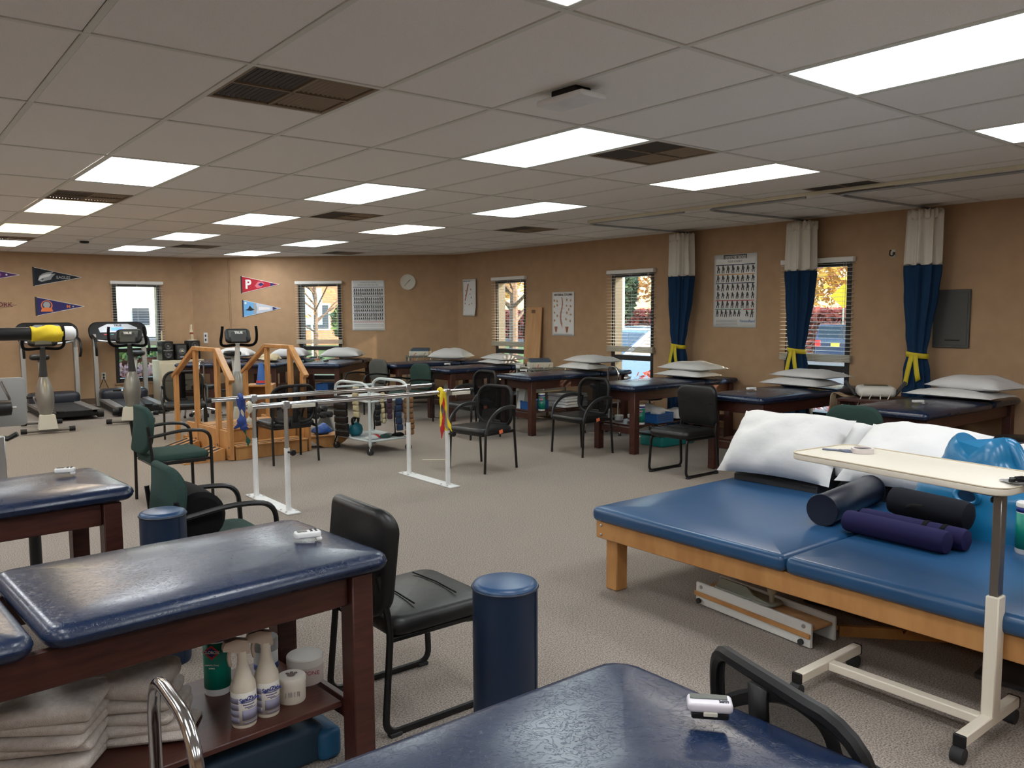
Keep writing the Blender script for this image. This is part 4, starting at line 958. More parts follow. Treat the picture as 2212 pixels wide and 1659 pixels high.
# round black stool by the last table
def wheeled_stool(label, loc, seatm=BLACKV, h=.52):
    t = thing('wheeled_stool', label, 'stool', loc, loc[0] * 3)
    g = G(); g.lathe([(.02, h - .07), (.16, h - .07), (.185, h - .05), (.185, h - .02), (.165, h), (.02, h + .006)], 28); g.build('seat', seatm, t, 60)
    g = G(); g.cyl((0, 0, .09), (0, 0, h - .07), .022, n=14); g.build('column', CHROME, t)
    for i in range(5):
        a = 2 * PI * i / 5; c, s = math.cos(a), math.sin(a)
        g = G(); g.tube([(.02 * c, .02 * s, .11), (.22 * c, .22 * s, .065)], [.018, .012], 8); g.build('base_arm', CHROME, t)
        g = G(); g.cyl((.22 * c - .018 * s, .22 * s + .018 * c, .028), (.22 * c + .018 * s, .22 * s - .018 * c, .028), .028, n=14); g.build('castor', RUBBER, t)
    return t
wheeled_stool('round black wheeled stool beside the last table by the wall panel', (6.92, 2.45, 0), h=.56)
wheeled_stool('navy wheeled stool tucked under the table with the basket', (7.75, 6.98, 0), NAVYD, .50)
wheeled_stool('black wheeled stool with chrome base behind the wooden stairs', (4.02, 12.5, 0), h=.47)

# ================================================================= PARALLEL BARS
t = thing('parallel_bars', 'chrome parallel bars on white height-adjustable posts', 'parallel bars', (0, 0, 0))
BYN, BYF, BZ = 5.98, 6.64, .84
PX = (2.53, 4.02)
for y, x0, x1 in ((BYN, 2.22, 4.26), (BYF, 2.18, 4.28)):
    g = G(); g.cyl((x0, y, BZ), (x1, y, BZ), .019, n=16); g.build('bar', CHROME, t)
    for x, s in ((x0, -1), (x1, 1)):
        if not (y == BYN and s < 0): g = G(); g.cyl((x, y, BZ), (x + s * .035, y, BZ), .0215, n=16); g.build('end_cap', BLACKP, t)
    for x in PX:
        g = G(); g.cyl((x, y, .012), (x, y, .50), .0215, n=14); g.build('outer_post', WHITEE, t)
        g = G(); g.cyl((x, y, .50), (x, y, BZ - .02), .0165, n=14); g.build('inner_post', M('dull_chrome', (.5, .5, .48), .35, .9), t)
        g = G(); g.box((x, y, BZ - .004), (.055, .05, .058), .006); g.build('clamp', STEEL, t)
        g = G(); s = -1 if y == BYN else 1; g.cyl((x, y + s * .02, .47), (x + .02, y + s * .05, .47), .008, n=8); g.lathe([(.02, 0), (.026, .01), (.022, .022)], 12, mt=T3(x + .022, y + s * .05, .47) @ RX(-s * PI / 2)); g.build('knob', BLACKP, t)
for x in PX:
    g = G(); g.box((x, (BYN + BYF) / 2, .006), (.11, BYF - BYN + .22, .012), .003); g.build('base_plate', WHITEE, t)
    for y in (BYN, BYF):
        for sx in (-1, 1):
            for sy in (-1, 1): g = G(); g.lathe([(.009, .012), (.009, .018), (.005, .02)], 8, c=(x + sx * .042, y + sy * .05, 0)); g.build('bolt', STEEL, t)
for x, dx in ((2.53, .14), (4.02, .14)): g = G(); g.box((x + dx, BYN - .01, BZ - .018), (.2, .028, .03), .003); g.build('scale_arm', CREAMP, t); g = G(); g.box((x + dx + .105, BYN - .01, BZ - .018), (.02, .034, .036), .003); g.build('arm_tip', BLACKP, t)
def tie(label, cat, name, x, y, pieces, mats, top=BZ):
    t = thing(name, label, cat, (x, y, top))
    g = G(); g.tube([(.0, .028 * math.cos(2 * PI * i / 14), .028 * math.sin(2 * PI * i / 14)) for i in range(14)], .016, 8, closed=True, flat=1.2); g.build('knot', mats[0], t, 60)
    for (pts, w), mm in zip(pieces, mats):
        P = fillet(pts, .05, 4); g = G(); g.tube(P, [w * (.6 + .5 * math.sin(2.2 + 9 * i / len(P))) for i in range(len(P))], 8, flat=.35); g.build('band', mm, t, 60)
YELB = M('yellow_band', (.80, .60, .02), .5); REDB = M('red_band', (.50, .02, .02), .5); BLUB = M('blue_band', (.012, .04, .20), .6); GRNB = M('green_band', (.0, .07, .04), .6); CRM = M('cream_bandage', (.58, .54, .44), .9, bump=.6, bscale=80)
tie('yellow and red exercise bands knotted on the parallel bar end', 'exercise band', 'exercise_band', 3.95, BYN, [([(0, -.03, 0), (-.03, -.04, -.13), (-.01, -.035, -.30), (.05, -.03, -.34)], .024), ([(0, -.02, 0), (.01, -.045, -.15), (-.01, -.04, -.32), (-.02, -.04, -.40)], .022), ([(.02, -.03, 0), (.05, -.02, -.2), (.07, -.03, -.30), (.09, -.04, -.35)], .018)], [YELB, REDB, YELB])
tie('blue and green exercise bands knotted on the far parallel bar', 'exercise band', 'exercise_band', 2.42, BYF, [([(0, -.02, 0), (-.02, -.03, -.10), (.0, -.03, -.20), (-.07, -.03, -.24)], .04), ([(0, .0, 0), (.03, -.02, -.12), (.01, -.03, -.24), (.05, -.03, -.25)], .034), ([(0, -.01, -.18), (.03, -.02, -.30), (.05, -.02, -.36), (.045, -.02, -.40)], .02)], [BLUB, BLUB, GRNB])
tie('cream bandage wrapped on the parallel bar end beside blue bands', 'bandage', 'bandage_wrap', 2.245, BYN, [([(0, -.02, 0), (-.01, -.02, -.05), (-.01, -.015, -.10), (0, -.015, -.13)], .02)], [CRM])

# ================================================================= TRAINING STAIRS
t = thing('training_stairs', 'golden oak training stairs with two sloped handrails and ramp', 'therapy stairs', (2.97, 8.44, 0), rad(3))
STRIP = M('anti_slip', (.035, .03, .03), .9)
def step(x0, x1, y0, y1, z, lip=.02):
    g = G(); g.box(((x0 + x1) / 2, (y0 + y1) / 2, z / 2), (x1 - x0, y1 - y0, z), .003); g.build('step_box', OAK, t)
    g = G(); g.box(((x0 + x1) / 2, (y0 + y1) / 2 - lip / 2, z + .009), (x1 - x0, y1 - y0 + lip, .018), .004); g.build('tread', OAK, t)
    for i in range(max(1, int((y1 - y0) / .11))): g = G(); g.box(((x0 + x1) / 2, y0 + .03 + i * .09, z + .0188), (x1 - x0 - .06, .025, .0016)); g.build('grip_strip', STRIP, t)
step(.04, .86, .0, .26, .135); step(.04, .86, .27, 1.0, .285); step(.04, .86, 1.02, 1.26, .18); step(.04, .86, 1.28, 1.52, .09)
for x in (0.0, .90):
    oy = .12 if x else 0; ys = [q + oy for q in (.02, .32, .92, 1.56)]; zs = (.86, 1.115, 1.115, .83)
    for y, z in zip(ys, zs): g = G(); g.box((x, y, z / 2 + .01), (.042, .075, z), .004); g.build('post', OAK, t)
    P = [(x, oy - .05, .84), (x, oy + .30, 1.15), (x, oy + .94, 1.15), (x, oy + 1.62, .80)]
    for a, b in zip(P, P[1:]):
        a, b = Vector(a), Vector(b); d = b - a; g = G(); g.box((a + b) / 2, (.066, d.length + .02, .045), .006, rx=math.atan2(d.z, d.y)); g.build('handrail', OAK, t)
    g = G(); g.box((x, .62, .155), (.026, 1.22, .30), .003); g.build('side_panel', OAK, t)
    for y in (.02, .32, .94): 
        for z in (.05, .14): g = G(); g.lathe([(.012, 0), (.012, .006)], 10, mt=T3(x - .022, y, z) @ RY(-PI / 2)); g.build('bolt', SILVERD, t)
for y0, y1 in ((.10, .46), (.80, 1.16)):
    g = G(); g.prism([(-.03, 0), (-.03, .125), (-.05, .125), (-.46, .012), (-.46, 0)], y0, y1, 'xz'); g.build('ramp', OAK, t)
    for yy in (y0 + .06, y0 + .18, y0 + .30):
        g = G(); g.box((-.255, yy, .0725), (.40, .045, .003), ry=-math.atan2(.113, .41)); g.build('grip_strip', STRIP, t)
g = G(); g.box((-.06, .475, .085), (.05, .003, .025)); g.build('maker_plate', WHITEE, t)
t = thing('wooden_box', 'open oak step box under the stair rail holding blue cone', 'wooden box', (4.13, 10.55, 0), rad(-30))
for x in (-.16, .16): g = G(); g.box((x, 0, .3), (.022, .34, .60), .003); g.build('side', OAK, t)
g = G(); g.box((0, 0, .59), (.30, .34, .022), .003); g.build('top', OAK, t); g = G(); g.box((0, 0, .012), (.30, .34, .022), .003); g.build('bottom', OAK, t); g = G(); g.box((0, .16, .3), (.30, .014, .55)); g.build('back', OAK, t)
g = G(); g.lathe([(.068, 0), (.06, .03), (.03, .27), (.024, .28)], 20); t = thing('stacking_cone', 'tall blue stacking cone standing on the oak box', 'cone', (4.13, 10.53, .602))
g.build('cone', M('cone_blue', (.02, .12, .42), .45), t); g = G(); g.lathe([(.068, .02), (.064, .05)], 20); g.build('red_band', RED, t); g = G(); g.lathe([(.07, 0), (.07, .015)], 20); g.build('base_rim', M('cone_blue', (.02, .12, .42)), t)

# ================================================================= WEIGHT CART
t = thing('weight_cart', 'pale grey tubular cart loaded with cuff weights', 'weight cart', (4.24, 7.80, 0), rad(4))
CX, CYL, CH = .50, .70, .775
for y in (0, CYL):
    pass
for x in (0, CX):
    g = G(); g.tube(fillet([(x, 0, .10), (x, 0, CH - .05), (x, .12, CH), (x, CYL - .12, CH), (x, CYL, CH - .05), (x, CYL, .10)], .12, 6), .016, 10); g.build('side_hoop', GREYE, t)
    for z in (.15, .58): g = G(); g.cyl((x, 0, z), (x, CYL, z), .012, n=8); g.build('side_rail', GREYE, t)
for y in (0, CYL):
    for z in (.15, .58, .70): g = G(); g.cyl((0, y, z), (CX, y, z), .012, n=8); g.build('end_rail', GREYE, t)
    for x in (0, CX):
        g = G(); g.cyl((x, y, .06), (x, y, .11), .010, n=8); g.box((x, y, .055), (.03, .02, .03), .004); g.build('castor_fork', STEEL, t)
        g = G(); g.cyl((x - .012, y - .005, .038), (x + .012, y + .005, .038), .038, n=18); g.build('castor_wheel', RUBBER, t)
g = G(); g.box((CX / 2, CYL / 2, .148), (CX - .02, CYL - .02, .012), .002); g.build('bottom_tray', GREYE, t)
g = G(); g.box((CX / 2, CYL / 2, .60), (CX - .02, CYL - .05, .008), .002); g.build('upper_tray', GREYE, t)
def cuff(label, x, y, z, L, w, mat, rz=0, n_=6, strap=True):
    """Weight cuff hanging down from z: a chain of filled pockets."""
    mw = T3(4.24, 7.80, 0) @ RZ(rad(4)); p = mw @ Vector((x, y, z)); t = thing('cuff_weight', label, 'cuff weight', p, rad(4) + rz, 'cuff weights on the cart')
    for i in range(n_): h_ = L / n_; g = G(); g.slab(h_ * .98, w, -.022, .022, .012, .02, n=3, mt=T3(.0, .01 * math.sin(i), -h_ * (i + .5)) @ RY(PI / 2)); g.build('pocket', mat, t, 60)
    if strap: g = G(); g.tube(fillet([(0, w * .3, -L * .1), (.04, w * .45, -L * .5), (.02, w * .5, -L * 1.02), (.015, w * .62, -L * 1.15)], .05), .012, 6, flat=.3); g.build('strap', BLACKF, t)
    return t
CANV = M('canvas_tan', (.42, .36, .22), .9, bump=.4, bscale=200); BRN = M('canvas_brown', (.20, .095, .035), .9, bump=.4, bscale=200); DNM = M('canvas_navy', (.012, .028, .07), .9); PLM = M('canvas_plum', (.05, .02, .035), .9)
cuff('long black pocketed cuff weight hanging off the cart corner', -.05, .50, .62, .46, .20, BLACKV, .25, 6)
cuff('cream cuff weight draped over the cart hoop', -.04, .20, .74, .34, .09, CANV, .1, 5)
cuff('brown canvas cuff weight at the end of the cart', CX - .02, -.05, .60, .42, .11, BRN, PI / 2 - .1, 7, False)
cuff('navy cuff weight beside the brown one on the cart', CX - .15, -.045, .60, .36, .08, DNM, PI / 2, 5)
cuff('plum cuff weight hanging between tan straps', CX - .27, -.045, .62, .24, .06, PLM, PI / 2, 4, False)
cuff('narrow cream cuff weight on the cart end rail', CX - .36, -.045, .68, .34, .045, CANV, PI / 2, 6, False)
cuff('black cuff weight low under the plum one', CX - .42, -.045, .56, .24, .07, BLACKV, PI / 2, 4)
t = thing('kettlebell', 'black and teal kettlebell on the cart bottom tray', 'kettlebell', (4.33, 8.30, .155), .5)
g = G(); g.lathe([(.05, 0), (.075, .025), (.085, .07), (.07, .12), (.03, .15)], 20); g.build('bell', M('teal_vinyl', (.01, .16, .22), .4), t, 60); g = G(); g.tube(fillet([(-.045, 0, .12), (-.07, 0, .2), (.07, 0, .2), (.045, 0, .12)], .05, 6), .016, 8); g.build('handle', BLACKP, t)
rnd = random.Random(3); TRAY = [('folded white cloth', M('tray_white', (.6, .62, .64), .8)), ('rolled red strap', RED), ('dark green pouch', M('pouch_green', (.02, .06, .05), .8)), ('striped grey belt', MGREY), ('black pouch', BLACKF)]
for i, (nm, mm) in enumerate(TRAY):
    p = T3(4.24, 7.80, 0) @ RZ(rad(4)) @ Vector((.10 + .085 * i, .12 + .06 * (i % 2), .155)); g = G(); g.pillow(.13, .10, .06, i, wr=.01); o = g.build('tray_' + nm.split()[-1], mm, None, 70); o.location = p; o.rotation_euler = (0, 0, i * 1.3); tag(o, nm + ' on the bottom tray of the weight cart', 'accessory')
t = thing('dumbbell_rack', 'grey sloped rack holding black hex dumbbells behind the cart', 'dumbbell rack', (3.98, 9.28, 0), rad(14))
for x in (-.05, .52): g = G(); g.prism([(-.2, 0), (.22, 0), (.20, .03), (.0, .36), (-.05, .36), (-.2, .04)], x - .01, x + .01, 'yz'); g.build('side_plate', M('rack_grey', (.20, .215, .22), .5), t)
for z, y in ((.12, -.12), (.28, -.02)): g = G(); g.box((.235, y, z), (.56, .10, .012), .003, rx=rad(25)); g.build('shelf', M('rack_grey', (.2, .215, .22)), t)
HEX = G().lathe([(.028, 0), (.042, .01), (.042, .055), (.028, .065)], 6, mt=RX(PI / 2)).mesh('head', RUBBER); HEXB = G().cyl((0, .01, 0), (0, .13, 0), .013, n=8).mesh('grip', STEEL)
for r_, (z, y) in enumerate(((.36, -.06), (.30, -.16))):
    for i in range(5):
        d = thing('dumbbell', 'black rubber hex dumbbell lying on the sloped rack', 'dumbbell', T3(3.98, 9.28, 0) @ RZ(rad(14)) @ Vector((.02 + .105 * i, y, z)), rad(14), 'hex dumbbells')
        for yy in (.0, .195): o = bpy.data.objects.new('head', HEX); COL.objects.link(o); o.parent = d; o.location = (0, yy, 0)
        o = bpy.data.objects.new('grip', HEXB); COL.objects.link(o); o.parent = d
t = thing('rocker_board', 'curved wooden rocker board beside the training stairs', 'rocker board', (4.17, 8.68, 0), rad(-12))
g = G(); g.prism([(-.22 + .44 * i / 12, .0 + .10 * ((i / 6) - 1) ** 2) for i in range(13)] + [(.24, .13), (-.24, .13)], -.10, -.08, 'xz'); g.build('rocker', OAK, t); g = G(); g.prism([(-.22 + .44 * i / 12, .0 + .10 * ((i / 6) - 1) ** 2) for i in range(13)] + [(.24, .13), (-.24, .13)], .08, .10, 'xz'); g.build('rocker', OAK, t); g = G(); g.box((0, 0, .14), (.50, .26, .016), .003); g.build('board', OAK, t)
g = G(); g.pillow(.20, .18, .16, 4, wr=.03); o = g.build('blue_bubble_wrap', M('crinkled_blue', (.01, .07, .30), .4, bump=.8, bscale=60, bdist=.01), None, 40); o.location = (4.10, 8.69, .15); tag(o, 'crinkled bright blue bundle on the rocker board', 'bundle')
g = G(); g.box((0, 0, .004), (.26, .018, .008), .001); o = g.build('wood_stick', M('pale_stick', (.62, .55, .42), .6)); o.location = (4.62, 7.12, 0); o.rotation_euler = (0, 0, rad(-38)); tag(o, 'pale wooden stick lying on the carpet past the bars', 'stick')
# ================================================================= EXERCISE MACHINES
def treadmill(label, loc, rz):
    """Local +y runs from the deck end to the console; origin under the middle of the deck."""
    t = thing('treadmill', label, 'treadmill', loc, rz, 'treadmills')
    g = G(); g.box((0, -.10, .13), (.46, 1.62, .03), .004); g.build('belt', M('belt_black', (.02, .02, .022), .75, bump=.2, bscale=200), t)
    for s in (-1, 1):
        g = G(); g.box((s * .30, -.10, .125), (.12, 1.66, .055), .010); g.build('side_rail', M('rail_grey', (.16, .15, .14), .5), t)
        g = G(); g.box((s * .335, -.10, .07), (.05, 1.66, .07), .008); g.build('side_skirt', BLACKP, t)
        g = G(); g.prism([(.62, .02), (.80, .02), (.83, .20), (.80, .60), (.84, 1.08), (.92, 1.20), (.80, 1.20), (.735, 1.05), (.70, .60), (.71, .20)], s * .375 - .028, s * .375 + .028, 'yz'); g.build('upright', SILVERD, t)
        g = G(); g.prism([(.69, .16), (.72, .16), (.72, .60), (.75, 1.0), (.72, 1.0), (.69, .60)], s * .375 - .03, s * .375 + .03, 'yz'); g.build('upright_trim', SILVER, t)
        g = G(); g.tube(fillet([(s * .40, .80, 1.18), (s * .40, .50, 1.12), (s * .40, .42, .98), (s * .39, .48, .86)], .12, 6), .020, 8); g.build('hand_grip', BLACKP, t)
        g = G(); g.lathe([(.05, -.04), (.05, .04)], 16, mt=T3(s * .36, -.90, .07) @ RY(PI / 2)); g.build('end_cap', BLACKP, t)
    g = G(); g.slab(.72, .42, .10, .30, .12, .06, .01, c=(0, .58), n=6); g.build('motor_hood', M('hood_blue_black', (.018, .021, .032), .4), t, 60)
    g = G(); g.box((0, -.90, .10), (.66, .06, .10), .015); g.build('rear_roller_cover', BLACKP, t)
    mt = T3(0, .86, 1.24) @ RX(rad(62))
    g = G(); g.slab(.90, .36, -.04, .03, .15, .028, n=6, mt=mt); g.build('console', BLACKP, t, 60)
    g = G(); g.prism([(-.28, -.03), (.28, -.03), (.30, .05), (.16, .125), (-.16, .125), (-.30, .05)], .030, .036, 'xy', mt=mt); g.build('console_face', M('console_silver', (.34, .36, .38), .35, .3), t)
    g = G(); g.box((0, 0, 0), (.18, .055, .004)); g.v = [tuple(mt @ (Vector(p) + Vector((-.02, .03, .038)))) for p in g.v]; g.build('display', SCREEN, t)
    for i in range(5): g = G(); g.box((0, 0, 0), (.05, .022, .005)); g.v = [tuple(mt @ (Vector(p) + Vector((-.20 + .10 * i, -.07, .034)))) for p in g.v]; g.build('button', [RED, LGREEN, MGREY, RED, MGREY][i], t)
    text('TRUE', .05, INK, t, mt @ T3(0, .095, .0372), bold=.002)
    g = G(); g.tube(fillet([(-.34, .70, 1.10), (-.12, .60, 1.07), (.12, .60, 1.07), (.34, .70, 1.10)], .1), .018, 8); g.build('front_bar', STEEL, t)
    return t
treadmill('treadmill behind the exercise bike with yellow wrapped pad in front', (2.36, 14.10, 0), 0)
treadmill('treadmill with lit blue display beside the far wall window', (3.36, 14.13, 0), rad(-4))

def bike(label, loc, rz, post_white=False, tilt=0):
    """Upright bike, local -y is the front (handlebars)."""
    t = thing('exercise_bike', label, 'exercise bike', loc, rz, 'upright exercise bikes')
    for y, w in ((-.42, .62), (.48, .50)):
        g = G(); g.cyl((-w / 2, y, .045), (w / 2, y, .045), .022, n=12); g.build('stabiliser', SILVERD, t)
        for s in (-1, 1): g = G(); g.cyl((s * w / 2 - s * .07, y, .045), (s * w / 2, y, .045), .034, n=14); g.build('stabiliser_cap', BLACKP, t)
    g = G(); g.tube([(0, -.42, .06), (0, .05, .12), (0, .48, .06)], .03, 8); g.build('base_beam', BLACKM, t)
    def sh(u, v):
        a = 2 * PI * u; z = .20 + .52 * v; w = .105 * (math.sin(PI * (.12 + .80 * v)) ** .6); d = .26 * (math.sin(PI * (.10 + .82 * v)) ** .55)
        return (w * math.copysign(abs(math.cos(a)) ** .8, math.cos(a)), -.20 + d * math.copysign(abs(math.sin(a)) ** .8, math.sin(a)) + .04 * v, z)
    g = G(); g.sheet(sh, 28, 16, wrap=True); g.add([sh(i / 28, 1) for i in range(28)], [tuple(range(28))]); g.build('flywheel_shroud', M('shroud_taupe', (.22, .205, .185), .35, .25), t, 60)
    g = G(); g.prism([(-.11, .06), (.11, .06), (.085, .24), (-.085, .24)], -.48, -.30, 'xz'); g.build('front_foot', CREAMP, t)
    g = G(); g.tube([(0, -.10, .68), (0, -.20, .98), (0, -.24, 1.12)], [.055, .034, .034], 12); g.build('handlebar_post', WHITEE if post_white else DGREY, t)
    g = G(); g.tube([(0, .02, .40), (0, .28, .92)], .025, 10); g.build('seat_post', SILVER, t); g = G(); g.tube([(0, -.05, .16), (0, .10, .55)], .05, 10); g.build('rear_frame', WHITEE, t)
    g = G(); g.slab(.24, .27, .92, .99, .09, .03, .008, c=(0, .30), n=5); g.build('saddle', BLACKV, t, 60)
    mt = T3(0, -.27, 1.22) @ RX(rad(48)); g = G(); g.slab(.34, .24, -.03, .035, .06, .025, n=5, mt=mt); g.build('console', BLACKP, t, 60)
    g = G(); g.prism([(-.12, -.05), (.12, -.05), (.12, .08), (-.12, .08)], .035, .038, 'xy', mt=mt); g.build('console_screen', LCD, t)
    mt2 = T3(0, -.375, 1.275) @ UPX; g = G(); g.box((0, -.352, 1.21), (.20, .03, .16), .01, rx=rad(-30)); g.build('console_back', DGREY, t); text('TRUE', .045, WHT, t, T3(0, -.375, 1.27) @ RX(rad(68)), bold=.002)
    for s in (-1, 1):
        g = G(); g.tube(fillet([(0, -.24, 1.10), (s * .20, -.22, 1.08), (s * .24, -.36, 1.14), (s * .23, -.46, 1.26), (s * .22, -.46, 1.36)], .10, 6), .019, 8); g.build('handlebar', BLACKF, t)
        g = G(); g.tube([(s * .08, -.12, .34), (s * .13, -.12 + s * .10, .34 - s * .12)], .014, 8); g.build('crank', STEEL, t); g = G(); g.slab(.10, .11, 0, .03, .02, .008, mt=T3(s * .19, -.12 + s * .10, .33 - s * .12)); g.build('pedal', BLACKP, t)
    return t
bike('exercise bike whose handlebars hide behind the yellow wrapped pad', (1.87, 12.38, 0), rad(-4))
bike('exercise bike with silver shroud in front of the filing cabinet', (3.06, 12.62, 0), rad(-22))
bike('exercise bike with white post behind the wooden stairs', (4.18, 11.60, 0), rad(-12), True)

# leg machine at the edge of the view
t = thing('hip_machine', 'grey weight machine with black padded arm and steel plate', 'weight machine', (0, 6.9, 0))
g = G(); g.box((.755, .2, .32), (.09, .10, .64), .006); g.build('column', STEEL, t)
g = G(); g.box((.30, .70, .03), (1.0, 1.3, .06), .01); g.build('base', DGREY, t)
g = G(); g.slab(.56, .42, -.008, .008, .04, .006, mt=T3(.82, 1.25, .79) @ RX(PI / 2)); g.build('steel_plate', M('plate_grey', (.30, .30, .29), .45, .3), t)
g = G(); g.cyl((-.6, -.18, 1.40), (1.1, -.18, 1.40), .046, n=24); g.build('padded_arm', BLACKV, t, 60)
g = G(); g.tube([(.3, .8, .1), (.3, .5, 1.2), (.3, -.18, 1.40)], .03, 12); g.build('arm_post', STEEL, t)
g = G(); g.lathe([(.03, 0), (.062, .01), (.066, .05), (.066, .24), (.062, .29), (.03, .30)], 24, mt=T3(.66, 1.0, .765) @ RY(PI / 2)); g.build('roller_pad', BLACKV, t, 60)
g = G(); g.tube([(.4, 1.0, .765), (.99, 1.0, .765)], .014, 8); g.build('roller_axle', CHROME, t)
g = G(); g.tube(fillet([(.90, 1.1, .98), (.93, 1.1, .90), (.97, 1.1, .80), (.80, 1.1, .79)], .06), .012, 8); g.build('lever', CHROME, t)
g = G(); g.tube([(.70, 1.05, .56), (.92, 1.05, .50), (.99, 1.02, .54)], .022, 8); g.build('foot_peg', BLACKM, t)
t = thing('yellow_towel_wrap', 'yellow cloth strapped round the padded arm with white end', 'cloth wrap', (0, 6.72, 1.40))
g = G(); g.sheet(lambda u, v: (.955 + .20 * v, (.053 + .006 * math.sin(6 * PI * u + 5 * v)) * math.cos(2 * PI * u), (.053 + .006 * math.sin(4 * PI * u + 7 * v)) * math.sin(2 * PI * u) - .004 * math.sin(9 * v)), 24, 10, wrap=True); g.build('yellow_cloth', M('yellow_cloth', (.70, .52, .02), .8, bump=.4, bscale=25, bdist=.01), t, 70, solid=.003)
g = G(); g.lathe([(.05, 0), (.052, .02), (.05, .06), (.03, .078)], 20, mt=T3(1.165, 0, 0) @ RY(PI / 2)); g.build('white_end', CLOTH, t, 60); g = G(); g.lathe([(.058, 0), (.058, .018)], 20, mt=T3(1.148, 0, 0) @ RY(PI / 2)); g.build('strap', BLACKF, t)
t = thing('tread_plate', 'diamond tread plate ramp on the floor under a treatment table', 'tread plate', (.62, 4.95, 0), rad(6))
g = G(); g.prism([(-.34, .01), (.30, .01), (.30, .05), (.20, .10), (-.20, .10), (-.34, .03)], -.20, .20, 'xz'); g.build('plate', M('tread_steel', (.42, .42, .38), .35, .8, bump=1.0, bscale=60, bdist=.01), t)
g = G(); g.cyl((.12, .28, .0), (.12, .28, .30), .032, n=14); g.build('piston_sleeve', BLACKM, t); g = G(); g.cyl((.12, .28, .30), (.12, .28, .50), .018, n=12); g.build('piston', STEEL, t); g = G(); g.box((.12, .24, .02), (.2, .14, .04), .004); g.build('piston_base', BLACKM, t)

# ================================================================= FILING CABINET AND STEREO
t = thing('filing_cabinet', 'almond two-drawer lateral filing cabinet beside the far window', 'filing cabinet', (4.42, 15.13, 0))
g = G(); g.box((0, 0, .36), (.76, .46, .72), .006); g.build('body', ALMOND, t)
for z in (.20, .52): g = G(); g.box((0, -.235, z), (.73, .016, .295), .004); d = g.build('drawer', ALMOND, t); g = G(); g.box((0, -.247, z + .09), (.16, .012, .025), .004); g.build('pull', STEEL, d)
g = G(); g.lathe([(.008, 0), (.008, .006)], 10, mt=T3(-.30, -.246, .68) @ UPX); g.build('lock', STEEL, t)
def speaker(label, x, w, h, kind):
    t = thing('stereo_' + kind, label, 'stereo', (x, 15.08, .722), rad(6), 'stereo on the filing cabinet')
    g = G(); g.box((0, 0, h / 2), (w, .22, h), .012); g.build('case', BLACKP, t)
    if kind == 'speaker':
        for z, r in ((h * .74, w * .26), (h * .30, w * .28)):
            g = G(); g.lathe([(r * 1.15, 0), (r * 1.15, .008), (r, .012), (r * .5, -.005), (r * .3, .006), (.002, .012)], 24, mt=T3(0, -.112, z) @ UPX); d = g.build('driver', DGREY, t); g = G(); g.lathe([(r * .32, .0), (r * .2, .012), (.002, .015)], 16, mt=T3(0, -.116, z) @ UPX); g.build('dust_cap', MGREY, d)
        g = G(); g.box((0, -.113, h * .52), (w * .8, .008, .02), .003); g.build('trim', MGREY, t)
    else:
        g = G(); g.box((0, -.112, h / 2), (w * .78, .01, h * .86), .01); g.build('front_panel', DGREY, t)
        g = G(); g.lathe([(.055, 0), (.055, .01), (.042, .012), (.042, .02), (.03, .024)], 24, mt=T3(0, -.116, h * .52) @ UPX); d = g.build('volume_ring', MGREY, t); g = G(); g.lathe([(.028, .024), (.02, .034), (.002, .036)], 16, mt=T3(0, -.116, h * .52) @ UPX); g.build('volume_knob', CHROME, d)
        g = G(); g.box((0, -.118, h * .18), (.07, .004, .012)); g.build('brand_strip', WHT, t)
speaker('black stereo speaker nearest the window on the filing cabinet', 4.20, .20, .33, 'speaker'); speaker('black stereo centre unit with bright volume knob', 4.43, .20, .28, 'unit'); speaker('black stereo speaker with knee model on top', 4.66, .20, .33, 'speaker')
t = thing('knee_model', 'small bone knee joint model standing on the stereo speaker', 'anatomy model', (4.66, 15.08, 1.053), .3)
BONE = M('bone', (.66, .58, .42), .5); g = G(); g.box((0, 0, .008), (.14, .09, .016), .003); g.build('base', CREAMP, t)
for x, z0, z1, r0, r1, nm in ((0, .016, .12, .010, .016, 'tibia'), (.03, .016, .11, .006, .008, 'fibula'), (.0, .15, .29, .020, .010, 'femur'), (-.03, .15, .28, .012, .006, 'femur_half')): g = G(); g.tube([(x, 0, z0), (x * .9, 0, (z0 + z1) / 2), (x * .6, 0, z1)], [r0, min(r0, r1) * .8, r1], 10); g.build(nm, BONE, t, 60)
g = G(); g.pillow(.06, .05, .05, 2); g.build('ligaments', M('ligament_red', (.25, .05, .03), .5), t, 60, loc=(0, 0, .115))
t = thing('wooden_figure', 'small pale wooden figure behind the exercise bike at the window', 'ornament', (4.15, 15.10, 1.053)); g = G(); g.lathe([(.035, 0), (.035, .01), (.012, .02), (.02, .08), (.012, .13), (.018, .16), (.004, .18)], 12); g.build('figure', BONE, t); g = G(); g.box((0, 0, .006), (.10, .06, .010)); g.build('plinth', CREAMP, t)

# ================================================================= CLINIC CARTS AND DEVICES BETWEEN THE TABLES
def cart(label, loc, rz, L=.48, Wd=.36, h=.72, mat=None):
    mat = mat or M('cart_grey', (.17, .18, .17), .5); t = thing('utility_cart', label, 'cart', loc, rz, 'grey utility carts')
    for z in (.15, .43, h): g = G(); g.box((0, 0, z - .012), (L, Wd, .024), .004); g.build('shelf', mat, t)
    for sx in (-1, 1):
        for sy in (-1, 1): g = G(); g.box((sx * (L / 2 - .018), sy * (Wd / 2 - .018), h / 2 - .01), (.03, .03, h - .03), .004); g.build('leg', mat, t)
    return t
cart('grey utility cart in the corner by the clock wall', (7.46, 11.90, 0), rad(-20), .44, .34, .80)
cart('grey utility cart between the two tables by the spine chart', (7.62, 8.92, 0), 0, .60, .42, .74)
cart('brown utility cart between curtain and table, carrying the white device', (7.60, 3.97, 0), 0, .62, .42, .70, MAHOG)
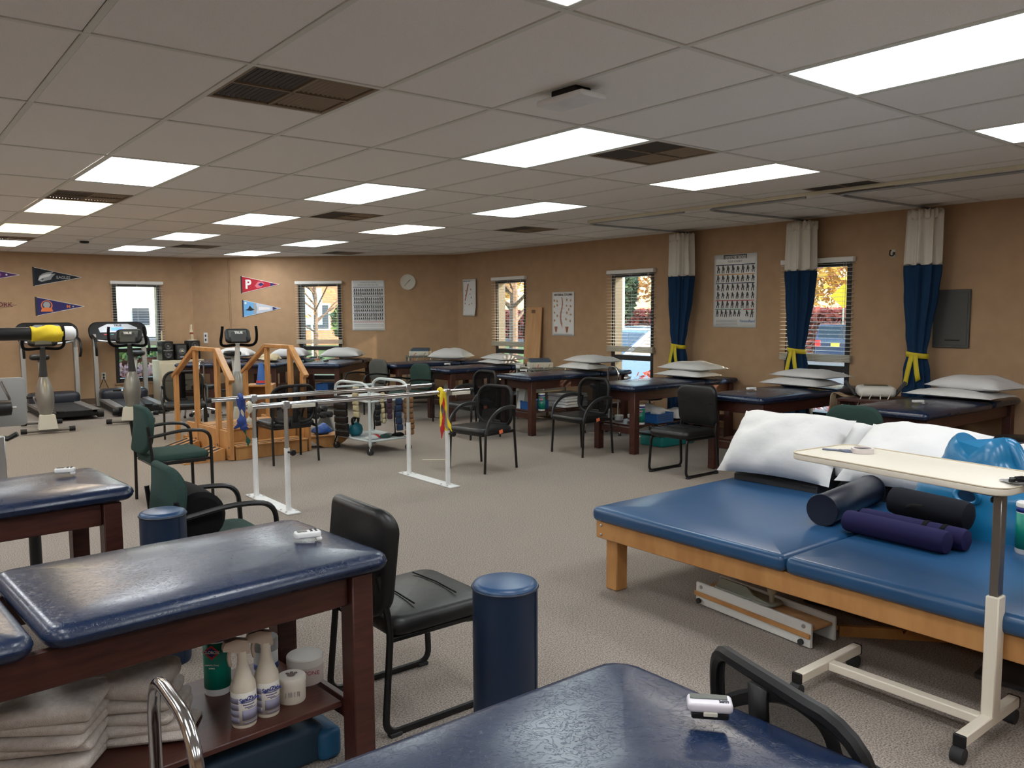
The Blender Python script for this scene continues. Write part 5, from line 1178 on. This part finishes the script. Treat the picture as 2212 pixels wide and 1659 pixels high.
def stim(label, loc, rz, style):
    t = thing('therapy_device', label, 'therapy device', loc, rz)
    if style == 0:
        g = G(); g.box((0, 0, .04), (.34, .24, .075), .006); g.build('case', CREAMP, t); g = G(); g.box((0, .02, .095), (.30, .18, .05), .006, rx=rad(8)); g.build('control_face', M('device_blue', (.05, .09, .14), .5), t)
    else:
        g = G(); g.slab(.34, .28, .012, .11, .05, .035, .004, n=5); g.build('case', M('device_white', (.66, .65, .60), .4), t, 60); g = G(); g.slab(.22, .15, .109, .118, .03, .003, mt=T3(0, .02, 0)); g.build('screen', M('device_screen', (.06, .07, .06), .2), t)
        for s in (-1, 1): g = G(); g.box((s * .22, .03, .08), (.03, .05, .17), .006, ry=s * rad(35)); g.build('applicator', DGREY, t)
    rnd = random.Random(style + int(loc[1])); 
    for i in range(4): x = -.12 + .08 * i; g = G(); g.tube(fillet([(x, -.12, .05), (x - .02, -.17, .03), (x - .05 + rnd.uniform(-.05, .05), -.20, -.10), (x + rnd.uniform(-.04, .04), -.20, -.25 - .1 * rnd.random())], .06), .005, 6); g.build('lead_wire', [CREAMP, RED, CREAMP, M('lead_tan', (.35, .26, .16), .6)][i] if style == 0 else CREAMP, t)
    return t
stim('cream therapy device with blue face on the corner cart', (7.46, 11.90, .802), rad(-45), 0)
stim('cream therapy device with coiled leads beside the spine chart', (7.60, 8.92, .742), rad(-30), 0)
stim('white rounded ultrasound device with dark screen next to the curtain', (7.62, 3.97, .702), rad(-55), 1)
t = thing('lead_bundle', 'tan bundle of lead wires hanging off the table pillow', 'cable', (7.42, 4.36, .70)); rnd = random.Random(2); g = G()
for i in range(5): g = G(); x = .02 * i; g.tube(fillet([(.30, -.30, .05), (.12 + x, -.14, -.02), (x, -.05, .05), (x - .02, -.045, -.18 - .02 * i), (x + .03, -.05, -.03)], .06), .006, 6); g.build('wire', M('lead_tan', (.35, .26, .16), .6), t)
t = thing('power_box', 'white power box with cords on the cart by the spine chart', 'power box', (7.32, 9.02, .742), .2); g = G(); g.slab(.12, .08, 0, .05, .01, .008); g.build('case', WHITEE, t)
for i in range(3): g = G(); g.tube(fillet([(.02 * i - .02, -.04, .02), (.02 * i - .02, -.17, .02), (.03 * i - .03, -.19, -.4)], .05), .006, 6); g.build('cord', CREAMP, t)

# ================================================================= SUPPLIES ON THE SHELVES
def towel(label, loc, rz, L=.26, Wd=.20, T=.03, seed=0, group='folded towels', mat=TOWEL):
    g = G(); g.slab(L, Wd, 0, T, .02, T * .48, .004, n=4, wob=.012, seed=seed)
    g.v = [(x + .006 * noise.noise(Vector((z * 60, y * 9, seed))), y + .008 * noise.noise(Vector((x * 14, z * 60, seed + 4))), z) for x, y, z in g.v]
    o = g.build('folded_towel', mat, None, 70); o.location = loc; o.rotation_euler = (0, 0, rz); return tag(o, label, 'towel', group)
ORD = ['lowest', 'second', 'third', 'fourth', 'fifth', 'sixth', 'seventh']
SH = .267
for i in range(6): towel('%s white towel of the neat stack at the far end of shelf' % ORD[i] if i < 5 else 'crumpled topmost towel of the stack far from the spray bottles', (0.360 + .006 * ((i * 7) % 3), 2.610 - .01 * (i % 2), SH - .02 + i * .031), rad(-36 + 4 * (i % 3)), .27, .21, .03 if i < 5 else .055, i + 3)
for i in range(5): towel('%s white towel of the stack next to the spray bottles' % ORD[i] if i < 4 else 'rumpled topmost towel of the stack next to spray bottles', (0.642 - .012 * i, 2.610 + .012 * i, SH - .02 + i * .033), rad(-30 + 9 * (i % 2) - 3 * i), .25, .20, .032 if i < 4 else .075, i + 20)
towel('single white towel folded between the two towel stacks', (0.491, 2.683, SH - .02), rad(10), .20, .2, .06, 40)
def spray(label, loc, rz):
    t = thing('spray_bottle', label, 'spray bottle', loc, rz, 'disinfectant spray bottles'); r = .041; t.scale = (.95, .95, .95)
    SPR = M('spray_body', (.62, .56, .46), .5)
    g = G(); g.lathe([(r * .93, 0), (r, .008), (r, .125), (r * .97, .14), (r * .72, .165), (r * .45, .20), (r * .38, .23), (r * .42, .235), (r * .42, .25)], 28); g.build('bottle', SPR, t, 60)
    g = G(); g.prism([(-.062, .272), (-.062, .262), (-.03, .256), (-.012, .245), (.022, .240), (.024, .25), (.016, .285), (-.02, .296), (-.055, .290)], -.014, .014, 'xz'); g.build('spray_head', M('sprayer_tan', (.42, .33, .26), .5), t)
    g = G(); g.tube(fillet([(-.036, 0, .265), (-.045, 0, .235), (-.038, 0, .205)], .02), .006, 6); g.build('trigger', M('sprayer_tan', (.42, .33, .26)), t)
    g = G(); a0, a1 = rad(170), rad(345); g.sheet(lambda u, v: (r * 1.006 * math.cos(a0 + (a1 - a0) * u), r * 1.006 * math.sin(a0 + (a1 - a0) * u), .012 + .108 * v), 20, 1); g.build('label_sheet', M('label_cream', (.60, .57, .52), .5), t, 70, solid=.0006)
    LB = M('label_violet_grey', (.22, .21, .30), .6); g = G(); rnd = random.Random(4)
    def patch(a, b, z0, z1, mat, nm='label_print'):
        g = G(); g.sheet(lambda u, v: (r * 1.018 * math.cos(a + (b - a) * u), r * 1.018 * math.sin(a + (b - a) * u), z0 + (z1 - z0) * v), 8, 1); g.build(nm, mat, t, 70, solid=.0005)
    for z in (.018, .04, .062, .084): patch(rad(178), rad(236), z, z + .019, LB)
    for a, b, z, h_ in ((248, 335, .086, .002), (255, 310, .078, .005), (262, 300, .070, .004), (250, 338, .028, .034), (255, 330, .018, .003), (275, 335, .066, .003)): patch(rad(a), rad(b), z, z + h_, LB)
    patch(rad(246), rad(312), .0885, .0905, DBLUE)
    text('SaniZide', .0195, DBLUE, t, RZ(rad(282 - 270)) @ T3(.0, -r * 1.03, .1) @ UPX, bold=.0005)
    return t
spray('white spray bottle standing in front of the green wipes canister', (0.882, 2.480, SH - .02), rad(-8))
spray('white spray bottle standing in front of the blue and white jar', (0.966, 2.500, SH - .02), rad(-12))
wipes('green wipes canister on shelf beside the towels', (0.893, 2.756, SH - .02), rad(-40), .044, .23)
tub('blue and white cream jar behind the spray bottles', 'cream_jar', (1.065, 2.756, SH - .02), .042, .15, WHITEE, CLEARP, rad(-25), (LBLUE, .25, .40), None, INK, .045)
t = tub('small white tub with a paw mark on its lid', 'cream_tub', (1.065, 2.537, SH - .02), .046, .085, M('tub_cream', (.62, .56, .48), .5), M('tub_lid', (.62, .57, .5), .5), rad(-20), None, [(.018, .45, '| ||| | ||')])
for dx, dy, r in ((0, 0, .013), (-.012, .014, .006), (.002, .018, .006), (.015, .012, .006)): g = G(); g.lathe([(r, .0855), (r, .0865)], 12, c=(dx, dy, 0)); g.build('lid_mark', M('paw_brown', (.10, .06, .05), .6), t)
tub('wide flat white cream tub at the shelf end near the chair', 'cream_tub', (1.164, 2.647, SH - .02), .062, .095, M('tub_pinkish', (.60, .52, .48), .5), M('tub_lid2', (.70, .67, .62), .45), rad(-20), None, [(.02, .5, 'BIOTONE')], M('tub_red', (.4, .06, .12), .6), .03)
t = thing('aerobic_step', 'blue plastic aerobic step on the floor under the towel shelf', 'aerobic step', (.84, 2.66, 0), rad(3)); g = G(); g.slab(.66, .30, .0, .13, .03, .02, mt=T3(0, 0, 0)); g.build('platform', M('step_navy', (.012, .035, .065), .6), t)
for s in (-1, 1): g = G(); g.slab(.09, .34, .0, .105, .03, .02, c=(s * .345, 0)); g.build('end_block', M('step_blue', (.012, .10, .22), .5), t)
SH = .322
# shelf of the table with the basket
wipes('teal wipes canister beside the blue basket', (6.66, 6.11, SH - .02), rad(-60)); wipes('teal wipes canister on the shelf beside the shopping bag', (6.64, 7.76, SH - .02), rad(-50))
for i, (x, y, r, h, lab) in enumerate(((6.72, 6.50, .05, .06, 'low white jar with lid near the table leg'), (6.78, 6.36, .048, .075, 'white and grey jar between wipes and low jar'), (6.64, 6.56, .022, .13, 'slim clear bottle behind the table leg'))): tub(lab, 'supply_jar', (x, y, SH - .02), r, h, WHITEE if i < 2 else CLEARP, M('cap_white', (.72, .70, .66)), 0, (MGREY, .3, .6) if i == 1 else None)
def basket(label, loc, rz):
    t = thing('plastic_basket', label, 'basket', loc, rz, 'blue plastic baskets'); L, Wd, h = .30, .20, .10
    for s in (-1, 1): g = G(); g.box((s * L / 2, 0, h / 2), (.006, Wd, h), .002); g.build('end_wall', BASKET, t); g = G(); g.box((0, s * Wd / 2, h / 2), (L, .006, h), .002); g.build('side_wall', BASKET, t)
    g = G(); g.box((0, 0, .004), (L, Wd, .008)); g.build('floor', BASKET, t); g = G(); g.tube([(x, y, h) for x, y in outline(L + .01, Wd + .01, .02)], .006, 6, closed=True); g.build('rim', BASKET, t)
    g = G()
    for i in range(9):
        for k_ in range(3): g = G(); g.box((-.12 + i * .03, -Wd / 2 - .0035, .03 + .022 * k_), (.014, .001, .010)); g.build('slot', M('slot_dark', (.004, .02, .07), .6), t)
    return t
basket('blue plastic basket of cloths on the shelf by the wipes', (6.95, 6.12, SH - .02), rad(5)); basket('blue plastic basket on the shelf beside folded sheets', (6.72, 8.0, SH - .02), 0); basket('blue plastic basket below the corner window table', (*DT(12.76, -4.5), SH - .02), PI / 4)
for i, (x, y, lab) in enumerate(((7.35, 6.18, 'grey sheet bundle in front of the curtain hem'), (7.62, 6.22, 'pale sheet bundle behind the basket'), (7.05, 6.30, 'crumpled sheet spilling over the blue basket'))): g = G(); g.pillow(.36, .30, .16, 50 + i, wr=.04); o = g.build('sheet_bundle', CLOTHB, None, 80); o.location = (x, y, SH - .02 + (.06 if i == 2 else 0)); o.rotation_euler = (0, 0, i * .9); tag(o, lab, 'linen', 'bundled sheets')
for i in range(5): towel('%s folded sheet of the stack under the blue car window table' % ORD[i], (7.22 + .01 * (i % 2), 7.92, SH - .02 + i * .036), rad(4 * (i % 3)), .42, .34, .035, i + 60, 'folded sheets', CLOTHB)
t = thing('shopping_bag', 'white paper bag standing on the shelf by the mesh chairs', 'bag', (6.67, 8.14, SH - .02), .2); g = G(); g.prism([(-.10, 0), (.10, 0), (.07, .26), (-.03, .27)], -.05, .05, 'xz'); g.build('bag', M('bag_white', (.60, .62, .62), .6), t); g = G(); g.tube(fillet([(-.01, -.05, .25), (.0, -.06, .32), (.05, -.05, .25)], .03), .003, 5); g.build('handle', WHT, t)
t = thing('storage_tote', 'teal storage tote with black lid under the basket table', 'tote', (7.30, 6.28, 0), 0); g = G(); g.slab(.58, .36, .0, .125, .04, .02); g.build('tub', TEAL, t, 60); g = G(); g.slab(.62, .40, .125, .145, .04, .008); g.build('lid', BLACKP, t)
for i, (x, y, lab) in enumerate(((6.68, 9.95, 'white bottle on shelf near the green chair'), (6.70, 9.80, 'white pump bottle on shelf near the mesh chair back'))): tub(lab, 'shelf_bottle', (x, y, SH - .02), .04, .19, WHITEE, WHT, 0, (LBLUE, .2, .6) if i == 0 else None, neck=.018, cat='bottle')
g = G(); g.slab(.34, .26, 0, .09, .05, .03); o = g.build('step_cushion', M('royal_vinyl', (.01, .04, .16), .4), None, 60); o.location = (5.30, 3.75, 0); tag(o, 'royal blue cushion on the floor behind the pillows', 'cushion')
tub('small cream jar on shelf behind the sled chair', 'supply_jar', (6.66, 4.66, SH - .02), .045, .10, CREAMP, M('cap_white', (.72, .70, .66)))
# ================================================================= OUTSIDE THE WINDOWS
GZ = -.30
ASPH = M('asphalt', (.10, .10, .105), .9, col2=(.14, .14, .145), scale=8); LAWN = M('lawn', (.05, .12, .025), .95, col2=(.10, .16, .04), scale=3)
def gz(x): return GZ if x < 16 else GZ - .55 * min(1, (x - 16) / 22)
g = G(); g.prism([(-70, GZ), (16, GZ), (38, GZ - .55), (150, GZ - .55), (150, -2), (-70, -2)], -70, 150, 'xz'); structure(g.build('ground', ASPH))
g = G(); g.prism([(8.6, 12.2), (30, 34), (12, 50), (-10, 50), (-10, 15.8), (4.9, 15.8)], GZ, GZ + .06, 'xy'); structure(g.build('lawn', LAWN))
g = G(); g.prism([(8.45, -4), (9.7, -4), (9.7, 11.9), (8.45, 11.9)], GZ, GZ + .12, 'xy'); structure(g.build('planting_bed', M('mulch', (.05, .03, .02), .95, col2=(.09, .055, .035), scale=30)))
def foliage(g, c, rx_, ry_, rz_, n_, s, rnd, hollow=.55):
    for i in range(n_):
        while True:
            d = Vector((rnd.uniform(-1, 1), rnd.uniform(-1, 1), rnd.uniform(-1, 1)))
            if hollow < d.length < 1: break
        p = Vector(c) + Vector((d.x * rx_, d.y * ry_, d.z * rz_)); a = Vector((rnd.uniform(-1, 1), rnd.uniform(-1, 1), rnd.uniform(-1, 1))).normalized(); b = a.orthogonal().normalized(); k = s * rnd.uniform(.6, 1.3)
        g.add([p - a * k, p + b * k * .5, p + a * k, p - b * k * .5], [(0, 1, 2, 3)])
def leafm(name, c1, c2): return M(name, c1, .7, col2=c2, scale=2.5, lo=.3, hi=.7)
LM = {'orange': leafm('leaf_orange', (.55, .20, .04), (.62, .34, .08)), 'yellow': leafm('leaf_yellow', (.60, .40, .06), (.50, .26, .05)), 'red': leafm('leaf_red', (.38, .06, .04), (.50, .14, .08)), 'green': leafm('leaf_green', (.05, .12, .03), (.12, .20, .05)), 'pink': leafm('leaf_pink', (.50, .22, .26), (.25, .22, .16)), 'dark': leafm('leaf_dark', (.03, .07, .04), (.05, .10, .05))}
BARK = M('bark', (.12, .08, .06), .9, col2=(.18, .13, .10), scale=10)
def tree(label, x, y, h, r, leaf, n_=900, bare=False, seed=0, trunk=.16):
    rnd = random.Random(seed); t = thing('tree', label, 'tree', (x, y, gz(x)), 0, 'trees outside')
    g = G(); g.tube([(0, 0, 0), (.05, .03, h * .35), (-.04, .05, h * .65), (.05, 0, h * .9)], [trunk, trunk * .8, trunk * .5, trunk * .15], 9)
    for i in range(26 if bare else 7):
        a = rnd.uniform(0, 2 * PI); z = h * rnd.uniform(.2, .75); l = r * rnd.uniform(.8, 1.5); p0 = Vector((0, .04, z)); p1 = p0 + Vector((math.cos(a) * l * .5, math.sin(a) * l * .5, l * .3)); p2 = p0 + Vector((math.cos(a) * l, math.sin(a) * l, l * rnd.uniform(.3, .8)))
        g.tube([p0, p1, p2], [trunk * .4, trunk * .26, trunk * .06], 6)
        if bare:
            for k in range(4): q = p1.lerp(p2, rnd.random()); g.tube([q, q + Vector((rnd.uniform(-1, 1), rnd.uniform(-1, 1), rnd.uniform(-.2, .9))) * l * .4], [trunk * .12, trunk * .03], 4)
    g.build('trunk', BARK, t)
    if leaf: g = G(); foliage(g, (0, 0, h * .66), r, r, h * .38, n_, .26 if not bare else .10, rnd, .25); o = g.build('foliage', LM[leaf], t, solid=0); o['kind'] = 'stuff'
for i, (x, y, h, r, leaf, lab) in enumerate(((52, 32, 9, 4.5, 'yellow', 'broad yellow autumn tree beyond the hedge'), (50, 44, 10, 5, 'orange', 'big orange autumn tree seen above the blue car'), (56, 57, 11, 5.5, 'orange', 'tall orange tree behind the evergreens'), (36, 35, 5.5, 1.2, 'dark', 'slim dark evergreen beyond the blue car'), (38, 32.5, 5, 1.1, 'green', 'small green tree right of the dark evergreen'), (48, 66, 10, 5, 'yellow', 'yellow tree far behind the pole'), (60, 26, 9, 4, 'orange', 'orange tree past the yellow road sign'), (62, 38, 12, 6, 'red', 'rusty red tree at the back of the lot'), (66, 86, 12, 6, 'orange', 'orange tree far off along the lot'))): tree(lab, x, y, h, r, leaf, 2600, seed=i)
tree('bare branched tree on the lawn before the brick building', 11.2, 24.0, 6.0, 2.6, 'orange', 140, True, 31, .075)
tree('small leafy green tree right of the lawn signs', 17.8, 34.5, 2.2, .8, 'green', 700, seed=33)
tree('red barked tree outside the window by the plywood board', 14.6, 18.3, 7, 2.0, None, 0, True, 35, .14)
def hedge(label, a, b, h, w, leaf, n_, s, seed):
    rnd = random.Random(seed); a, b = Vector((*a, gz(a[0]))), Vector((*b, gz(a[0]))); t = thing('hedge', label, 'hedge', a); d = b - a; u = d.normalized(); nrm = Vector((-u.y, u.x, 0)); g = G()
    for i in range(n_):
        f = rnd.random(); k = rnd.choice((-1, 1, 0)); p = d * f + nrm * w / 2 * (k if k else rnd.uniform(-1, 1)) + Vector((0, 0, h * (rnd.random() if k else 1) + rnd.uniform(-.08, .08))); q = Vector((rnd.uniform(-1, 1), rnd.uniform(-1, 1), rnd.uniform(-1, 1))).normalized(); r_ = q.orthogonal().normalized()
        g.add([p - q * s, p + r_ * s * .6, p + q * s, p - r_ * s * .6], [(0, 1, 2, 3)])
    g.build('leaves', LM[leaf], t)['kind'] = 'stuff'
    g = G(); m_ = d / 2; g.box((m_.x, m_.y, h * .46), (d.length, w * .8, h * .9), rz=math.atan2(d.y, d.x)); g.build('branch_core', M('hedge_core', (.10, .03, .02), .9), t)
hedge('long red clipped hedge along the far side of the lot', (41, 12), (47, 62), 2.4, 1.4, 'red', 7000, .24, 1)
hedge('low red bush row outside the plywood board window', (9.7, 13.6), (12.0, 16.4), .95, .7, 'red', 1300, .09, 2)
hedge('pink flowering border outside the far wall window', (2.6, 17.6), (6.2, 17.0), .75, .8, 'pink', 1800, .06, 3)
hedge('green shrub border below the far wall window', (2.8, 18.9), (6.6, 18.4), 1.0, .8, 'green', 1200, .08, 4)
for i, (x, y, h, leaf, lab) in enumerate(((9.15, 8.15, .85, 'red', 'reddish shrub just outside the blue car window'), (9.1, 8.75, .75, 'green', 'green shrub outside beside the reddish one'), (9.2, 5.5, .70, 'pink', 'pinkish shrub outside the curtained window'), (9.1, 5.0, .62, 'green', 'small green shrub outside the curtained window'), (9.2, 10.9, .8, 'red', 'red shrub outside the plywood board window'))):
    rnd = random.Random(60 + i); t = thing('shrub', lab, 'shrub', (x, y, GZ + .12)); g = G(); foliage(g, (0, 0, h * .6), .34, .38, h * .45, 330, .05, rnd, .3); g.build('foliage', LM[leaf], t)['kind'] = 'stuff'; g = G()
    for k in range(6): a = k * 1.05; g.tube([(0, 0, 0), (.12 * math.cos(a), .12 * math.sin(a), h * .4), (.26 * math.cos(a), .26 * math.sin(a), h * .85)], [.012, .008, .003], 5)
    g.build('stems', BARK, t)
def car(label, loc, rz, paint, suv=False):
    """Local +x is the front."""
    t = thing('parked_car', label, 'car', loc, rz); h = 1.72 if suv else 1.48; Lh = 2.25; w = .88
    low = [(-Lh, .35), (-Lh - .05, .62), (-Lh + .02, .92), (1.05, .96), (2.0, .84), (2.28, .62), (2.25, .35)] if not suv else [(-Lh, .40), (-Lh - .06, .62), (-Lh + .0, 1.05), (.95, 1.06), (2.0, .98), (2.28, .70), (2.25, .40)]
    cab = [(-1.75, .92), (-1.15, h - .03), (-.1, h), (.35, h - .05), (1.15, .94)] if not suv else [(-2.22, 1.03), (-1.98, h - .04), (-.4, h), (.35, h - .06), (1.05, 1.04)]
    g = G(); g.prism(low, -w, w, 'xz'); g.v = [(x, y * (1 - .10 * max(0, abs(x) - 1.5)), z) for x, y, z in g.v]; g.build('body', paint, t)
    g = G(); g.prism(cab, -w + .06, w - .06, 'xz'); g.v = [(x, y * (1 - .16 * max(0, (z - .95) / .6)), z) for x, y, z in g.v]; g.build('cabin', paint, t)
    GL = M('car_glass', (.02, .03, .04), .08, coat=.5)
    def inset(poly, k=.84): cx = sum(p[0] for p in poly) / len(poly); cz = sum(p[1] for p in poly) / len(poly); return [(cx + (x - cx) * k, cz + (z - cz) * k) for x, z in poly]
    for s in (-1, 1): g = G(); g.prism(inset(cab), s * (w - .085), s * (w - .055), 'xz'); g.v = [(x, y * (1 - .15 * max(0, (z - .95) / .6)) + s * .012, z) for x, y, z in g.v]; g.build('side_window', GL, t)
    (xa, za), (xb, zb) = cab[0], cab[1]; (xc, zc_), (xd, zd) = cab[-1], cab[-2]
    for x0, z0, x1, z1, nm in ((xa, za, xb, zb, 'rear_window'), (xc, zc_, xd, zd, 'windscreen')):
        d = Vector((x1 - x0, 0, z1 - z0)); mid = Vector(((x0 + x1) / 2, 0, (z0 + z1) / 2)); g = G(); g.box(mid, (d.length * .86, 1.36, .02), .005, ry=-math.atan2(d.z, d.x)); g.build(nm, GL, t)
    for x in (-1.4, 1.4):
        for s in (-1, 1): g = G(); g.cyl((x, s * (w - .2), .33), (x, s * (w + .01), .33), .33, n=22); o = g.build('wheel', RUBBER, t); g = G(); g.lathe([(.2, 0), (.2, .02), (.05, .03)], 14, mt=T3(x, s * (w + .01), .33) @ RX(-s * PI / 2)); g.build('hubcap', SILVER, o)
    for s in (-1, 1): g = G(); g.box((-Lh - .035, s * .72, .86), (.06, .24, .30 if suv else .18), .01); g.build('tail_light', RED, t); g = G(); g.box((2.2, s * .62, .72), (.10, .34, .12), .02); g.build('head_light', M('lamp_clear', (.7, .72, .75), .1), t)
    g = G(); g.box((-Lh - .07, 0, .80), (.012, .36, .17), .002); g.build('number_plate', M('plate_yellow', (.75, .60, .10), .5), t)
    g = G(); g.box((-Lh - .04, 0, .45), (.14, 1.66, .16), .03); g.build('rear_bumper', paint, t); g = G(); g.box((2.22, 0, .45), (.14, 1.62, .16), .03); g.build('front_bumper', paint, t)
BLUEC = M('car_blue', (.10, .20, .42), .22, .3, coat=.6); NAVC = M('car_navy', (.035, .06, .13), .22, .3, coat=.6); WHC = M('car_white', (.6, .62, .65), .25, coat=.5)
car('light blue car parked close outside the window', (12.9, 11.9, GZ), rad(172), BLUEC)
car('dark blue utility car with yellow plate parked by the hedge', (35.4, 20.45, gz(35.4)), rad(30), NAVC, True)
car('white car at the far end of the lot', (33, 35.5, gz(33)), rad(100), WHC)
car('silver grey car beside the white one', (32, 30.0, gz(32)), rad(100), M('car_silver', (.3, .32, .35), .25, .4, coat=.5))
def pole(label, x, y, h, mat, r=.07): t = thing('light_pole', label, 'pole', (x, y, gz(x))); g = G(); g.cyl((0, 0, 0), (0, 0, h), r, n=12); g.build('shaft', mat, t); g = G(); g.box((0, 0, .2), (.4, .4, .4), .03); g.build('footing', M('concrete', (.5, .48, .45), .9), t); g = G(); g.box((-.3, 0, h), (.7, .2, .1), .02); g.build('lamp_head', mat, t)
pole('tall white light pole right of the hanging curtain outside', 30, 18.9, 7, WHC); pole('grey pole outside the blue car window', 18.5, 17.9, 6, M('pole_grey', (.4, .4, .4), .6), .16)
t = thing('road_sign', 'yellow diamond road sign across the parking lot', 'sign', (39.3, 22.3, gz(38)), rad(-60)); g = G(); g.box((0, 0, 3.1), (.9, .03, .9), .01, ry=PI / 4); g.build('diamond', M('sign_yellow', (.80, .60, .02), .5), t); g = G(); g.cyl((0, .04, 0), (0, .04, 3.4), .04, n=8); g.build('post', STEEL, t)
t = thing('shop_sign', 'tall white sign with red panels outside the curtained window', 'sign', (39.0, 21.3, gz(38)), rad(-60)); g = G(); g.box((0, 0, 2.6), (1.0, .15, 3.4), .02); g.build('board', M('sign_white', (.85, .80, .66), .5), t)
for z in (4.0, 2.7, 2.1): g = G(); g.box((.1, -.09, z), (.55, .02, .32), .005); g.build('red_panel', RED, t)
g = G(); g.cyl((0, 0, 0), (0, 0, .9), .12, n=10); g.build('post', STEEL, t)
for x, y, hh, lab in ((14.6, 31.6, 2.9, 'blue banner sign on the lawn before the brick building'), (17.2, 31.2, 2.0, 'grey sign post right of the blue banner outside')):
    t = thing('lawn_sign', lab, 'sign', (x, y, GZ), rad(-28)); g = G(); g.box((0, 0, hh * .72), (.85 if hh > 2.2 else .35, .06, hh * .52), .01); g.build('panel', M('sign_blue', (.30, .48, .68), .5) if hh > 2.2 else MGREY, t); g = G(); g.cyl((0, 0, 0), (0, 0, hh), .05, n=8); g.build('post', STEEL, t)
def building(label, c, size, rz, mat, nx, nz):
    t = thing('building', label, 'building', (c[0], c[1], GZ), rz); L, D, h = size; g = G(); g.box((0, 0, h / 2), (L, D, h)); g.build('walls', mat, t); g = G(); g.box((0, 0, h + .15), (L + .6, D + .6, .3), .02); g.build('roof', M('roof_grey', (.2, .2, .2), .8), t)
    for i in range(nx):
        for k in range(nz): x = -L / 2 + L * (i + .5) / nx; z = 1.6 + 2.8 * k; g = G(); g.box((x, -D / 2 - .02, z), (1.4, .06, 1.5), .01); w = g.build('window', M('far_frame', (.55, .55, .52), .6), t); g = G(); g.box((x, -D / 2 - .06, z), (1.2, .02, 1.3)); g.build('pane', M('far_glass', (.05, .07, .10), .1), w)
building('red brick building across the lawn', (22, 46, 0), (12, 8, 9), rad(-30), M('far_brick', (.42, .17, .10), .9, col2=(.52, .24, .15), scale=6), 5, 2)
building('pale low building across the lawn from the far window', (12, 74, 0), (34, 8, 6), rad(-12), M('far_stucco', (.85, .85, .84), .8), 8, 1)
